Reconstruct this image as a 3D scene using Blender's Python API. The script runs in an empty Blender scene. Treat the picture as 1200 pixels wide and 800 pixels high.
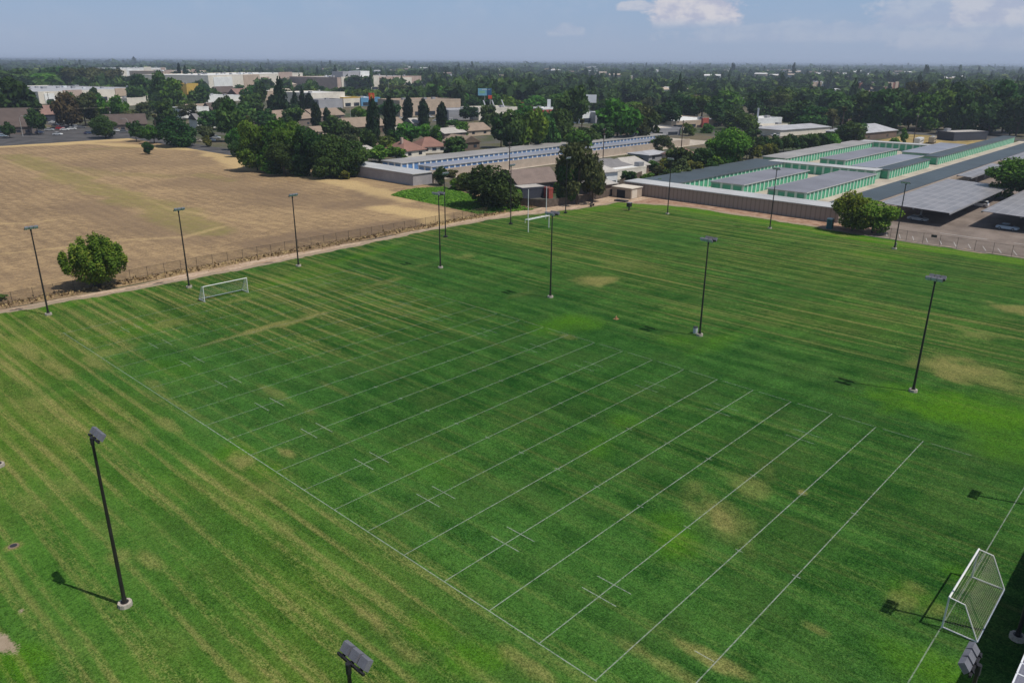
import bpy, math, random
import numpy as np
from mathutils import Vector, Matrix

random.seed(11)
rng = np.random.default_rng(11)
R = math.radians
sc = bpy.context.scene
COL = sc.collection

# ------------------------------------------------------------------ camera
# World axes: X runs across the pitches, Y runs along them; the drone hovers above the origin.
F_PX, PITCH, ROLL, H = 897.56, 0.349458, 0.006774, 35.40
YAW = R(46.99385)
_f0 = np.array([0, math.cos(PITCH), -math.sin(PITCH)])
_u0 = np.array([0, math.sin(PITCH), math.cos(PITCH)])
_r0 = np.array([1.0, 0, 0])
_c, _s = math.cos(ROLL), math.sin(ROLL)
_r1, _u1 = _c*_r0 + _s*_u0, -_s*_r0 + _c*_u0
_E2 = np.array([math.cos(YAW), math.sin(YAW), 0]); _E1 = np.array([-math.sin(YAW), math.cos(YAW), 0])
def _rot(v): return np.array([v @ _E2, v @ _E1, v[2]])
CR, CU, CF = _rot(_r1), _rot(_u1), _rot(_f0)
CAM = np.array([0, 0, H])
def ray(u, v):
    return CF + CR*((u-600)/F_PX) - CU*((v-400)/F_PX)
def P(u, v, z=0.0):
    """ground position seen at this place of the photograph (1200x800)"""
    d = ray(u, v); k = (z-H)/d[2]
    p = CAM + d*k
    return float(p[0]), float(p[1])
def proj(x, y, z=0.0):
    d = np.array([x, y, z]) - CAM
    w = d @ CF
    return 600 + F_PX*(d @ CR)/w, 400 - F_PX*(d @ CU)/w, w
def height_at(x, y, v):
    """height above the ground point x, y whose image row is v"""
    d = np.array([x, y, 0.0]) - CAM
    # solve (d+z k).CU / (d+z k).CF = (400-v)/F
    q = (400-v)/F_PX
    return float((q*(d @ CF) - d @ CU)/(CU[2] - q*CF[2]))
def mpx(x, y):
    return proj(x, y)[2]/F_PX

cam_d = bpy.data.cameras.new('Camera')
cam = bpy.data.objects.new('Camera', cam_d); COL.objects.link(cam)
cam_d.sensor_width = 36; cam_d.sensor_fit = 'HORIZONTAL'
cam_d.lens = 36*F_PX/1200
cam_d.clip_start = 0.5; cam_d.clip_end = 90000
m = Matrix.Identity(4)
for i in range(3):
    m[i][0], m[i][1], m[i][2], m[i][3] = CR[i], CU[i], -CF[i], CAM[i]
cam.matrix_world = m
sc.camera = cam

# ------------------------------------------------------------------ mesh helper
class MB:
    def __init__(s): s.v = []; s.f = []; s.m = []
    def add(s, vs, fs, mi=0):
        b = len(s.v); s.v += [tuple(map(float, p)) for p in vs]
        for f in fs: s.f.append(tuple(b+i for i in f)); s.m.append(mi)
        return s
    def box(s, x0, x1, y0, y1, z0, z1, mi=0):
        return s.add([(x0,y0,z0),(x1,y0,z0),(x1,y1,z0),(x0,y1,z0),(x0,y0,z1),(x1,y0,z1),(x1,y1,z1),(x0,y1,z1)],
                     [(3,2,1,0),(4,5,6,7),(0,1,5,4),(1,2,6,5),(2,3,7,6),(3,0,4,7)], mi)
    def obox(s, c, ax, ay, az, mi=0):
        c, ax, ay, az = (Vector(q) for q in (c, ax, ay, az))
        vs = [c-ax-ay-az, c+ax-ay-az, c+ax+ay-az, c-ax+ay-az, c-ax-ay+az, c+ax-ay+az, c+ax+ay+az, c-ax+ay+az]
        return s.add(vs, [(3,2,1,0),(4,5,6,7),(0,1,5,4),(1,2,6,5),(2,3,7,6),(3,0,4,7)], mi)
    def tube(s, p0, p1, r0, r1=None, n=8, caps=True, mi=0):
        r1 = r0 if r1 is None else r1
        p0, p1 = Vector(p0), Vector(p1); d = (p1-p0).normalized()
        a = d.orthogonal().normalized(); b = d.cross(a)
        vs = []
        for p, r in ((p0, r0), (p1, r1)):
            for k in range(n):
                t = 2*math.pi*k/n; vs.append(p + a*(r*math.cos(t)) + b*(r*math.sin(t)))
        fs = [(k, (k+1) % n, n+(k+1) % n, n+k) for k in range(n)]
        if caps: fs += [tuple(range(n-1, -1, -1)), tuple(range(n, 2*n))]
        return s.add(vs, fs, mi)
    def pipe(s, pts, r, n=6, mi=0):
        for a, b in zip(pts[:-1], pts[1:]): s.tube(a, b, r, r, n, True, mi)
        return s
    def prism(s, poly, z0, z1, mi=0):
        n = len(poly)
        vs = [(x, y, z0) for x, y in poly] + [(x, y, z1) for x, y in poly]
        fs = [tuple(range(n-1, -1, -1)), tuple(range(n, 2*n))] + [(k, (k+1) % n, n+(k+1) % n, n+k) for k in range(n)]
        return s.add(vs, fs, mi)
    def poly(s, pts, mi=0): return s.add(pts, [tuple(range(len(pts)))], mi)
    def sweep_y(s, prof, y0, y1, mi=0):
        """closed profile of (x, z) swept along y"""
        n = len(prof)
        vs = [(x, y0, z) for x, z in prof] + [(x, y1, z) for x, z in prof]
        fs = [tuple(range(n)), tuple(range(2*n-1, n-1, -1))] + [((k+1) % n, k, n+k, n+(k+1) % n) for k in range(n)]
        return s.add(vs, fs, mi)
    def mesh(s, name, mats, smooth=False):
        me = bpy.data.meshes.new(name)
        me.from_pydata(s.v, [], s.f)
        for q in (mats if isinstance(mats, (list, tuple)) else [mats]): me.materials.append(q)
        if len(me.materials) > 1: me.polygons.foreach_set('material_index', s.m)
        if smooth: me.polygons.foreach_set('use_smooth', [True]*len(me.polygons))
        me.update(); return me
    def build(s, name, mats, parent=None, smooth=False, loc=None, bevel=0):
        o = bpy.data.objects.new(name, s.mesh(name, mats, smooth)); COL.objects.link(o)
        if parent: o.parent = parent
        if loc: o.location = loc
        if bevel:
            b = o.modifiers.new('bevel', 'BEVEL'); b.width = bevel; b.segments = 2; b.limit_method = 'ANGLE'
        return o

def np_mesh(name, V, Q, mats, attrs=None, smooth=False):
    me = bpy.data.meshes.new(name)
    V = np.asarray(V, np.float32); Q = np.asarray(Q, np.int32)
    n, k = Q.shape
    me.vertices.add(len(V)); me.vertices.foreach_set('co', V.ravel())
    me.loops.add(n*k); me.loops.foreach_set('vertex_index', Q.ravel())
    me.polygons.add(n)
    me.polygons.foreach_set('loop_start', np.arange(0, n*k, k, dtype=np.int32))
    me.polygons.foreach_set('loop_total', np.full(n, k, np.int32))
    for a, (dom, val) in (attrs or {}).items():
        at = me.attributes.new(a, 'FLOAT', dom); at.data.foreach_set('value', np.asarray(val, np.float32).ravel())
    for q in (mats if isinstance(mats, (list, tuple)) else [mats]): me.materials.append(q)
    if smooth: me.polygons.foreach_set('use_smooth', [True]*n)
    me.update(calc_edges=True); me.validate()
    return me

def tag(o, label=None, cat=None, group=None, kind=None):
    if label: o['label'] = label
    if cat: o['category'] = cat
    if group: o['group'] = group
    if kind: o['kind'] = kind
    return o
def thing(name, label, cat, loc=(0, 0, 0), rz=0, group=None):
    o = bpy.data.objects.new(name, None); COL.objects.link(o)
    o.empty_display_size = 0.5
    o.location = loc if len(loc) == 3 else (loc[0], loc[1], 0); o.rotation_euler = (0, 0, rz)
    return tag(o, label, cat, group)
def struct(name, mb, mats, **k): return tag(mb.build(name, mats, **k), kind='structure')
KIDS = {}
def kids(o):
    return [c for c in bpy.data.objects if c.parent == o]
def copy_tree(root, loc, rz=0, label=None, group=None, scale=None):
    def rec(o, par):
        c = o.copy(); COL.objects.link(c)
        if par: c.parent = par
        for ch in (KIDS.get(o.name) or KIDS.setdefault(o.name, kids(o))): rec(ch, c)
        return c
    r = rec(root, None)
    r.location = loc if len(loc) == 3 else (loc[0], loc[1], 0); r.rotation_euler = (0, 0, rz)
    if scale: r.scale = scale
    if label: r['label'] = label
    if group: r['group'] = group
    return r

# ------------------------------------------------------------------ materials
class NT:
    def __init__(s, name):
        s.mat = bpy.data.materials.new(name); s.mat.use_nodes = True
        s.t = s.mat.node_tree; s.t.nodes.clear()
        s.out = s.n('ShaderNodeOutputMaterial')
    def n(s, typ, **k):
        q = s.t.nodes.new(typ)
        for a, b in k.items(): setattr(q, a, b)
        return q
    def l(s, a, b): s.t.links.new(a, b)
    def pos(s): return s.n('ShaderNodeNewGeometry').outputs['Position']
    def mapped(s, src, scale=(1, 1, 1), rot=(0, 0, 0), loc=(0, 0, 0)):
        m = s.n('ShaderNodeMapping'); m.inputs['Scale'].default_value = scale; m.inputs['Rotation'].default_value = rot
        m.inputs['Location'].default_value = loc
        s.l(src, m.inputs['Vector']); return m.outputs[0]
    def noise(s, src, scale, detail=3, rough=.55, dist=0):
        q = s.n('ShaderNodeTexNoise'); q.inputs['Scale'].default_value = scale; q.inputs['Detail'].default_value = detail
        q.inputs['Roughness'].default_value = rough; q.inputs['Distortion'].default_value = dist
        s.l(src, q.inputs['Vector']); return q.outputs['Fac']
    def ramp(s, src, a, b, lo=0., hi=1.):
        q = s.n('ShaderNodeMapRange'); q.interpolation_type = 'SMOOTHSTEP'
        q.inputs['From Min'].default_value = a; q.inputs['From Max'].default_value = b
        q.inputs['To Min'].default_value = lo; q.inputs['To Max'].default_value = hi
        s.l(src, q.inputs['Value']); return q.outputs[0]
    def math(s, op, a, b=None, clamp=False):
        q = s.n('ShaderNodeMath', operation=op, use_clamp=clamp)
        for i, x in enumerate((a, b)):
            if x is None: continue
            if isinstance(x, (int, float)): q.inputs[i].default_value = x
            else: s.l(x, q.inputs[i])
        return q.outputs[0]
    def mix(s, fac, a, b, mode='MIX'):
        q = s.n('ShaderNodeMix', data_type='RGBA', blend_type=mode)
        for sock, x in ((q.inputs['Factor'], fac), (q.inputs[6], a), (q.inputs[7], b)):
            if isinstance(x, (int, float)): sock.default_value = x
            elif isinstance(x, tuple): sock.default_value = (*x, 1) if len(x) == 3 else x
            else: s.l(x, sock)
        return q.outputs[2]
    def attr(s, name):
        q = s.n('ShaderNodeAttribute'); q.attribute_name = name; return q.outputs['Fac']
    def bsdf(s, col, rough=.8, spec=.3, metal=0., bump=None, bstr=.3, bdist=.05):
        b = s.n('ShaderNodeBsdfPrincipled')
        if isinstance(col, tuple): b.inputs['Base Color'].default_value = (*col, 1)
        else: s.l(col, b.inputs['Base Color'])
        if isinstance(rough, (int, float)): b.inputs['Roughness'].default_value = rough
        else: s.l(rough, b.inputs['Roughness'])
        b.inputs['Specular IOR Level'].default_value = spec; b.inputs['Metallic'].default_value = metal
        if bump is not None:
            q = s.n('ShaderNodeBump'); q.inputs['Strength'].default_value = bstr; q.inputs['Distance'].default_value = bdist
            s.l(bump, q.inputs['Height']); s.l(q.outputs[0], b.inputs['Normal'])
        return b
    def done(s, shader):
        s.l(shader.outputs[0] if hasattr(shader, 'outputs') else shader, s.out.inputs['Surface']); return s.mat

def mul(c, k): return tuple(min(1, x*k) for x in c)
def M(name, col, rough=.8, var=.18, scale=.6, spec=.3, metal=0., fine=8., obj=False):
    """plain weathered material: base colour broken up by two noises"""
    t = NT(name)
    src = t.n('ShaderNodeTexCoord').outputs['Object'] if obj else t.pos()
    n1 = t.noise(src, scale, 4); n2 = t.noise(src, scale*fine, 2)
    f = t.math('ADD', t.math('MULTIPLY', n1, .65), t.math('MULTIPLY', n2, .35))
    f = t.ramp(f, .3, .7)
    c = t.mix(f, mul(col, 1-var), mul(col, 1+var))
    return t.done(t.bsdf(c, rough, spec, metal))

# value noise for masks baked onto meshes
def vnoise(x, y, seed):
    g = np.random.default_rng(seed).random((256, 256))
    xi = np.floor(x).astype(int); yi = np.floor(y).astype(int)
    fx = x-xi; fy = y-yi; fx = fx*fx*(3-2*fx); fy = fy*fy*(3-2*fy)
    a = g[xi % 256, yi % 256]; b = g[(xi+1) % 256, yi % 256]; c = g[xi % 256, (yi+1) % 256]; d = g[(xi+1) % 256, (yi+1) % 256]
    return (a*(1-fx)+b*fx)*(1-fy) + (c*(1-fx)+d*fx)*fy
def fbm(x, y, seed, oct=4):
    r = 0; a = 1; tot = 0
    for k in range(oct):
        r = r + a*vnoise(x*2**k+17.3*k, y*2**k+5.1*k, seed+k); tot += a; a *= .5
    return r/tot
def sstep(x, a, b):
    t = np.clip((x-a)/(b-a), 0, 1); return t*t*(3-2*t)
ORD = ['first', 'second', 'third', 'fourth', 'fifth', 'sixth', 'seventh', 'eighth', 'ninth', 'tenth', 'eleventh', 'twelfth',
       'thirteenth', 'fourteenth', 'fifteenth', 'sixteenth', 'seventeenth', 'eighteenth', 'nineteenth', 'twentieth']
HAZE_D = 1.7e-4
# ------------------------------------------------------------------ world, sun
SUN_EL, SUN_AZ = R(61.5), R(-69.5)          # azimuth counted from +X
sv = Vector((math.cos(SUN_EL)*math.cos(SUN_AZ), math.cos(SUN_EL)*math.sin(SUN_AZ), math.sin(SUN_EL)))
ld = bpy.data.lights.new('Sun', 'SUN'); ld.energy = 3.8; ld.angle = R(.53); ld.color = (1.0, .955, .88)
sun = bpy.data.objects.new('Sun', ld); COL.objects.link(sun)
sun.rotation_euler = sv.to_track_quat('Z', 'Y').to_euler(); sun.location = (0, 0, 200)
w = bpy.data.worlds.new('World'); sc.world = w; w.use_nodes = True
nt = w.node_tree; nt.nodes.clear()
def wn(t, **k):
    q = nt.nodes.new(t)
    for a, b in k.items(): setattr(q, a, b)
    return q
sky = wn('ShaderNodeTexSky', sky_type='NISHITA', sun_disc=False)
sky.sun_elevation = SUN_EL; sky.sun_rotation = math.atan2(sv.x, sv.y)
sky.altitude = 50; sky.air_density = 1.0; sky.dust_density = .6; sky.ozone_density = 1.5
tc = wn('ShaderNodeTexCoord')
def wmath(op, a, b=None, clamp=False):
    q = wn('ShaderNodeMath', operation=op, use_clamp=clamp)
    for i, x in enumerate((a, b)):
        if x is None: continue
        if isinstance(x, (int, float)): q.inputs[i].default_value = x
        else: nt.links.new(x, q.inputs[i])
    return q.outputs[0]
def wrange(x, a, b, c=0, d=1):
    q = wn('ShaderNodeMapRange', interpolation_type='SMOOTHSTEP')
    for i, vv in zip(('From Min', 'From Max', 'To Min', 'To Max'), (a, b, c, d)): q.inputs[i].default_value = vv
    nt.links.new(x, q.inputs['Value']); return q.outputs[0]
sep = wn('ShaderNodeSeparateXYZ'); nt.links.new(tc.outputs['Generated'], sep.inputs[0])
az = wmath('ARCTAN2', sep.outputs['Y'], sep.outputs['X'])
el = wmath('ARCSINE', sep.outputs['Z'])
def azel(u, v):
    d = ray(u, v); d = d/np.linalg.norm(d)
    return math.atan2(d[1], d[0]), math.asin(d[2])
comb = wn('ShaderNodeCombineXYZ')
nt.links.new(az, comb.inputs[0]); nt.links.new(wmath('MULTIPLY', el, 1.6), comb.inputs[1])
def wnoise(scale, det, rough=.6):
    q = wn('ShaderNodeTexNoise'); q.inputs['Scale'].default_value = scale; q.inputs['Detail'].default_value = det; q.inputs['Roughness'].default_value = rough
    nt.links.new(comb.outputs[0], q.inputs['Vector']); return q.outputs['Fac']
puff = wnoise(34, 7, .62); wisp = wnoise(13, 5, .6)
mask = None
# cumulus heads over the right half of the horizon: centre u, base v, half width px, height px, strength
for (u, v, hw, hh, k) in ((748, 11, 26, 9, .6), (815, 21, 52, 40, .95), (846, 27, 24, 22, .45), (1105, 27, 76, 30, .36), (1160, 24, 44, 40, .62), (950, 46, 150, 18, .20), (665, 40, 20, 12, .22), (1190, 52, 110, 30, .25)):
    a0, e0 = azel(u, v); pw = 1/F_PX
    dx = wmath('DIVIDE', wmath('SUBTRACT', az, a0), hw*pw)
    dy = wmath('DIVIDE', wmath('SUBTRACT', el, e0), hh*pw)
    below = wrange(dy, -.35, .05)
    r2 = wmath('ADD', wmath('MULTIPLY', dx, dx), wmath('MULTIPLY', dy, dy))
    body = wmath('SUBTRACT', wmath('ADD', wmath('MULTIPLY', puff, 1.5), .55), wmath('SQRT', r2))
    mm = wmath('MULTIPLY', wmath('MULTIPLY', wrange(body, .22, .52), below), k)
    mask = mm if mask is None else wmath('MAXIMUM', mask, mm)
veil = wmath('MULTIPLY', wrange(wisp, .42, .75), wmath('MULTIPLY', wrange(el, .0, .03), wrange(el, .25, .06)))
mask = wmath('MAXIMUM', mask, wmath('MULTIPLY', veil, .10))
mixc = wn('ShaderNodeMix', data_type='RGBA')
nt.links.new(mask, mixc.inputs['Factor'])
hsv = wn('ShaderNodeHueSaturation'); hsv.inputs['Saturation'].default_value = .8; hsv.inputs['Value'].default_value = .80
nt.links.new(sky.outputs[0], hsv.inputs['Color'])
hazemix = wn('ShaderNodeMix', data_type='RGBA'); nt.links.new(wrange(el, .0, .5, .88, .0), hazemix.inputs['Factor'])
hcol = wn('ShaderNodeMix', data_type='RGBA'); nt.links.new(wrange(el, -.005, .14), hcol.inputs['Factor'])
hcol.inputs[6].default_value = (3.3, 4.12, 5.8, 1); hcol.inputs[7].default_value = (2.5, 4.22, 6.7, 1)
nt.links.new(hsv.outputs[0], hazemix.inputs[6]); nt.links.new(hcol.outputs[2], hazemix.inputs[7]); nt.links.new(hazemix.outputs[2], mixc.inputs[6])
ccol = wn('ShaderNodeMix', data_type='RGBA'); nt.links.new(wrange(puff, .38, .62), ccol.inputs['Factor'])
ccol.inputs[6].default_value = (4.5, 4.75, 6.0, 1); ccol.inputs[7].default_value = (6.3, 6.2, 6.7, 1)
nt.links.new(ccol.outputs[2], mixc.inputs[7])
bg = wn('ShaderNodeBackground'); bg.inputs['Strength'].default_value = .10
nt.links.new(mixc.outputs[2], bg.inputs[0])
wo = wn('ShaderNodeOutputWorld'); nt.links.new(bg.outputs[0], wo.inputs['Surface'])
sc.view_settings.view_transform = 'Standard'; sc.view_settings.look = 'None'; sc.view_settings.exposure = 0; sc.view_settings.gamma = 1
sc.cycles.max_bounces = 5; sc.cycles.diffuse_bounces = 2; sc.cycles.glossy_bounces = 2; sc.cycles.transmission_bounces = 2
sc.cycles.transparent_max_bounces = 12; sc.cycles.volume_bounces = 0; sc.cycles.use_denoising = True
sc.cycles.caustics_reflective = False; sc.cycles.caustics_refractive = False

# ------------------------------------------------------------------ ground sheets
# town ground, to the horizon
t = NT('town_ground'); p = t.pos()
n1 = t.noise(p, .012, 5); n2 = t.noise(p, .09, 4); n3 = t.noise(p, .9, 3)
c = t.mix(t.ramp(n1, .4, .62), (.16, .13, .08), (.045, .07, .025))
c = t.mix(t.ramp(n2, .45, .65), c, (.12, .11, .10))
c = t.mix(t.ramp(n3, .35, .7), c, t.mix(.45, c, (.05, .05, .03)))
MAT_TOWN = t.done(t.bsdf(c, .95, .1))
G = 34000
mb = MB(); N = 24
xs = [-G, -9000, -3000, -1200, -500, -250, 0, 150, 300, 500, 800, 1200, 2000, 3500, 6000, 10000, 18000, G]
ys = [-G, -9000, -3000, -1200, -500, -250, 0, 150, 300, 500, 800, 1200, 2000, 3500, 6000, 10000, 18000, G]
for i in range(len(xs)-1):
    for j in range(len(ys)-1):
        mb.poly([(xs[i], ys[j], 0), (xs[i+1], ys[j], 0), (xs[i+1], ys[j+1], 0), (xs[i], ys[j+1], 0)])
struct('ground', mb, MAT_TOWN)

# ---- lawn: one fine grid carrying the worn, dry and lush areas of the turf
S0, S1, T0, T1, ST = -40., 181., -45., 131.5, .5
gs = np.arange(S0, S1+.01, ST); gt = np.arange(T0, T1+.01, ST)
X, Y = np.meshgrid(gs, gt, indexing='ij')
jit = (fbm(X*.35, Y*.35, 5)-.5)
# distance to the edge of the turf (positive = inside)
edge_top = 127.6 - 4.5*sstep(X, 128, 158) - 2.2*sstep(X, 150, 172) + .9*np.sin(X*.07)
d_top = edge_top - Y
e_r = np.interp(Y, [-45, 20, 58, 66, 78, 104, 118, 131], [174.6, 174.6, 174.4, 176, 176.5, 178, 172, 166])
d_r = e_r - X
inside = np.minimum(d_top, d_r) + jit*2.2
soil = 1 - sstep(inside, -.35, .45)
# bare soil in the near left corner and small scars
def blob(u, v, ru, rt, ang=0., k=1., seed=3, soft=.5):
    """patch centred where the photograph shows it; ru across, rt along the mowing direction, metres"""
    cx, cy = P(u, v)
    dx, dy = X-cx, Y-cy
    ca, sa = math.cos(ang), math.sin(ang)
    a, b = (dx*ca+dy*sa)/ru, (-dx*sa+dy*ca)/rt
    r = np.sqrt(a*a+b*b) + (fbm(X*.45, Y*.45, seed+40)-.5)*1.1
    return k*(1-sstep(r, 1-soft, 1+soft*.4))
soil = np.maximum(soil, blob(-10, 748, 1.15, 4.4, .32, .9, 7, .6))
soil = np.maximum(soil, blob(22, 716, .4, .6, 0, .7, 9))
dry = np.zeros_like(X); lush = np.zeros_like(X)
# dry patches
for (u, v, ru, rt, a, k) in ((1118, 432, 5.5, 7, .3, .75), (1160, 445, 4, 8, .5, .6), (1145, 392, 3.5, 5, .2, .55), (1192, 363, 4, 7, .3, .7),
        (702, 329, 5.5, 5.5, .2, .75), (735, 312, 6, 9, .9, .45), (665, 300, 6, 7, .2, .35), (300, 387, 9, 1.4, .1, .75), (350, 376, 7, 1.5, .1, .7), (255, 400, 5, 1.2, .15, .55),
        (195, 380, 3.5, 4, 0, .55), (150, 395, 3, 3.5, 0, .4), (130, 412, 5, 2, 0, .5), (285, 540, 1.6, 2.4, 0, .75), (335, 530, 1.0, 2.6, 0, .7), (275, 543, .9, 2.5, 0, .6),
        (300, 577, 2.2, 3, .3, .45), (845, 607, 3.4, 1.5, .9, .75), (840, 600, 6.5, 3.4, .9, .5), (878, 572, 4.0, 2.4, .8, .5), (900, 550, 3, 1.6, .8, .4), (940, 577, .9, .9, 0, .75), (835, 590, 2.4, 1.6, .5, .45),
        (860, 780, .7, 2.6, 0, .6), (780, 780, .9, 4.5, 0, .6), (830, 770, .8, 3.6, 0, .75), (955, 737, .6, 1.6, 0, .55), (1060, 705, 2.4, 1.6, 0, .5), (1075, 690, 1.2, 1.8, 0, .5),
        (470, 760, .8, 3.5, 0, .6), (430, 720, .6, 5, 0, .8), (620, 780, .8, 4, 0, .6), (560, 790, .6, 3, 0, .5), (330, 620, .8, 3, 0, .6), (120, 620, 1.5, 3, 0, .4),
        (140, 655, 1.4, 2.2, 0, .6), (175, 657, .8, 2.2, 0, .6), (80, 570, 2.5, 4, 0, .45), (35, 590, 2, 3.4, 0, .45), (30, 410, 1.2, 9, 0, .7), (70, 432, 1.2, 8, 0, .75),
        (110, 425, 1, 6, 0, .6), (45, 480, 1.3, 7, 0, .55), (150, 505, 1.2, 6, 0, .55), (200, 500, 1, 5, 0, .6), (180, 450, 1, 5, 0, .5), (330, 465, 1, 9, 0, .5), (390, 455, .8, 6, 0, .45),
        (16, 640, .9, .9, 0, .8), (205, 745, 3, 3, 0, .35), (90, 760, 2, 4, .3, .3), (500, 470, 4, 3, .4, .3), (455, 330, 8, 1.6, .1, .5), (420, 345, 9, 2, .1, .35),
        (675, 370, 5, 2, 0, .25), (775, 395, 4, 1.2, 0, .3), (610, 345, 6, 1.5, 0, .35), (665, 395, 1.6, 2, 0, .45), (650, 392, 1, 2, 0, .4), (960, 330, 10, 1, 0, .3), (990, 275, 5, 2, .2, .55),
        (545, 300, 4, 2.5, .1, .5), (500, 310, 5, 1.5, .1, .4), (740, 270, 5, 1.4, 0, .3), (470, 285, 4, 2, 0, .4), (278, 352, 4.5, 1.6, 0, .55), (632, 278, 4, 2, 0, .4), (1098, 715, 1.8, 1.2, 0, .5)):
    dry = np.maximum(dry, blob(u, v, ru, rt, a, k, int(u+v) % 90, .75))
# dry streaks left by the mower, along Y
reg = .10 + .66*(1-sstep(X, 22, 36)) + .34*sstep(X, 84, 104)*(1-.4*sstep(Y, 30, -10)) + .24*sstep(Y, 66, 92)*(1-sstep(X, 70, 84)) + .16*sstep(Y, 96, 112)
reg = np.clip(reg*(.45+.95*sstep(fbm(X*.05, Y*.035, 60, 3), .30, .66)), 0, 1)
thin = sstep(X, 80, 100)
dry = np.clip(dry*1.15, 0, 1)
# edges of the turf dry out a little
dry = np.maximum(dry, .5*(1-sstep(inside, .3, 1.6))*fbm(X*.3, Y*.3, 72))
# lush, well watered places
for (u, v, ru, rt, a, k) in ((1130, 480, 6, 10, .3, 1.), (1165, 490, 5, 8, .3, .9), (1190, 520, 6, 6, .3, .6), (670, 378, 4, 4, .2, .75), (640, 383, 4, 3, .2, .6), (795, 635, 3, 2.2, .5, .85), (780, 610, 2, 2, .5, .5), (700, 525, 3, 2, .5, .45),
        (730, 495, 2.2, 2, .4, .45), (840, 400, 6, 2.5, 0, .5), (800, 400, 3, 3, 0, .5), (500, 742, 1.8, 2, 0, .6), (560, 770, 2.4, 2.2, 0, .7), (270, 530, 2, 2.6, .2, .8), (310, 550, 1.5, 3, .2, .6), (1100, 790, 2.4, 3, 0, .7),
        (1080, 700, 1.4, 2.6, 0, .45), (1060, 770, 1.6, 2.4, 0, .45), (15, 780, 1, 3.2, .3, 1.), (28, 765, .9, 3, .35, .8), (1130, 675, 1.5, 1.6, 0, .5), (25, 400, 5, 3, 0, .5), (160, 385, 6, 3, 0, .55), (420, 300, 16, 2, .1, .5), (330, 330, 12, 3, 0, .5),
        (200, 430, 3, 6, 0, .35), (60, 720, 2, 4, 0, .2), (500, 545, 3, 5, 0, .2), (1030, 300, 4, 9, 0, .6), (1040, 283, 5, 4, .3, .55)):
    lush = np.maximum(lush, blob(u, v, ru, rt, a, k, int(3*u+v) % 90, .8))
lush = np.maximum(lush, (.8+.7*(fbm(X*.1, Y*.06, 83)-.3))*(1-sstep(np.abs(inside-3.2), 1.6, 3.8))*sstep(X, 140, 160))
lush = np.maximum(lush, .5*(1-sstep(np.abs(inside-2.2), .6, 2.2))*(1-sstep(X, 30, 60)))
lush = np.maximum(lush, .32*(1-sstep(X, 24, 34))*fbm(X*.12, Y*.08, 81))
stripe = .5+.5*np.sin(X*2*math.pi/3.6 + 1.2*vnoise(X*.2, Y*.02, 90)) 
band = vnoise(np.floor(X/1.5)*7.7, Y*.012, 93)
tone = .30*fbm(X*.9, Y*.05, 91, 3) + .22*stripe + .36*band + .12 + .30*fbm(X*.10, Y*.09, 92, 4)
tone = tone - .30*sstep(X, 36, 60)*(1-sstep(X, 150, 178)*.5) + .22*(1-sstep(X, 14, 34)) 
ni, nj = X.shape
idx = np.arange(ni*nj).reshape(ni, nj)
quads = np.stack([idx[:-1, :-1], idx[1:, :-1], idx[1:, 1:], idx[:-1, 1:]], -1).reshape(-1, 4)
keep = (inside[:-1, :-1] > -1.2).reshape(-1)
quads = quads[keep]
V = np.stack([X.ravel(), Y.ravel(), np.full(X.size, .035) + .05*(fbm(X*.06, Y*.06, 95)-.5).ravel()*0], -1)
t = NT('turf'); p = t.pos()
dr, lu, so, to, rg, th = (t.attr(a) for a in ('dry', 'lush', 'soil', 'tone', 'reg', 'thin'))
ps = t.mapped(p, (1.6, .16, 1)); pf = t.mapped(p, (5.5, 1.1, 1)); pm = t.mapped(p, (1., .55, 1))
nA = t.noise(ps, 1.0, 4, .6); nB = t.noise(pf, 1.0, 4, .65); nC = t.noise(pm, .55, 5, .65); nD = t.noise(p, 7., 3, .7); nE = t.noise(p, .13, 4, .6)
nF = t.noise(p, 17., 2, .7)
s1 = t.noise(t.mapped(p, (1.05, .065, 1)), 1., 6, .68); s2 = t.noise(t.mapped(p, (3.1, .34, 1), (0, 0, 0), (7, 3, 0)), 1., 4, .65); s3 = t.noise(t.mapped(p, (.42, .030, 1), (0, 0, R(.8)), (3, 11, 0)), 1., 4, .6)
sxyz = t.n('ShaderNodeSeparateXYZ'); t.l(p, sxyz.inputs[0]); wob = t.noise(t.mapped(p, (.05, .05, 1)), 1., 2)
lf = t.math('FRACT', t.math('ADD', t.math('DIVIDE', sxyz.outputs['X'], 3.1), t.math('MULTIPLY', wob, .30)))
bx = t.math('FLOOR', t.math('DIVIDE', t.math('ADD', sxyz.outputs['X'], t.math('MULTIPLY', wob, 1.0)), 1.25))
bc = t.n('ShaderNodeCombineXYZ'); t.l(t.math('MULTIPLY', bx, 7.31), bc.inputs[0]); t.l(t.math('MULTIPLY', sxyz.outputs['Y'], .045), bc.inputs[1])
bn = t.noise(bc.outputs[0], 1., 4, .6)
lp = t.math('MULTIPLY', t.ramp(lf, 0., .10), t.ramp(lf, .30, .12))
lf2 = t.math('FRACT', t.math('ADD', t.math('DIVIDE', sxyz.outputs['X'], 4.3), t.math('MULTIPLY', wob, .22)))
lp2 = t.math('MULTIPLY', t.ramp(lf2, .0, .06), t.ramp(lf2, .24, .13))
lf3 = t.math('FRACT', t.math('ADD', t.math('DIVIDE', sxyz.outputs['X'], 1.75), t.math('MULTIPLY', wob, .55)))
lp3 = t.math('MULTIPLY', t.math('MULTIPLY', t.ramp(lf3, .0, .12), t.ramp(lf3, .44, .22)), .85)
s4 = t.noise(t.mapped(p, (.23, .022, 1), (0, 0, 0), (13, 1, 0)), 1., 4, .6); s5 = t.noise(t.mapped(p, (.55, .05, 1), (0, 0, 0), (23, 5, 0)), 1., 4, .6)
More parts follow.
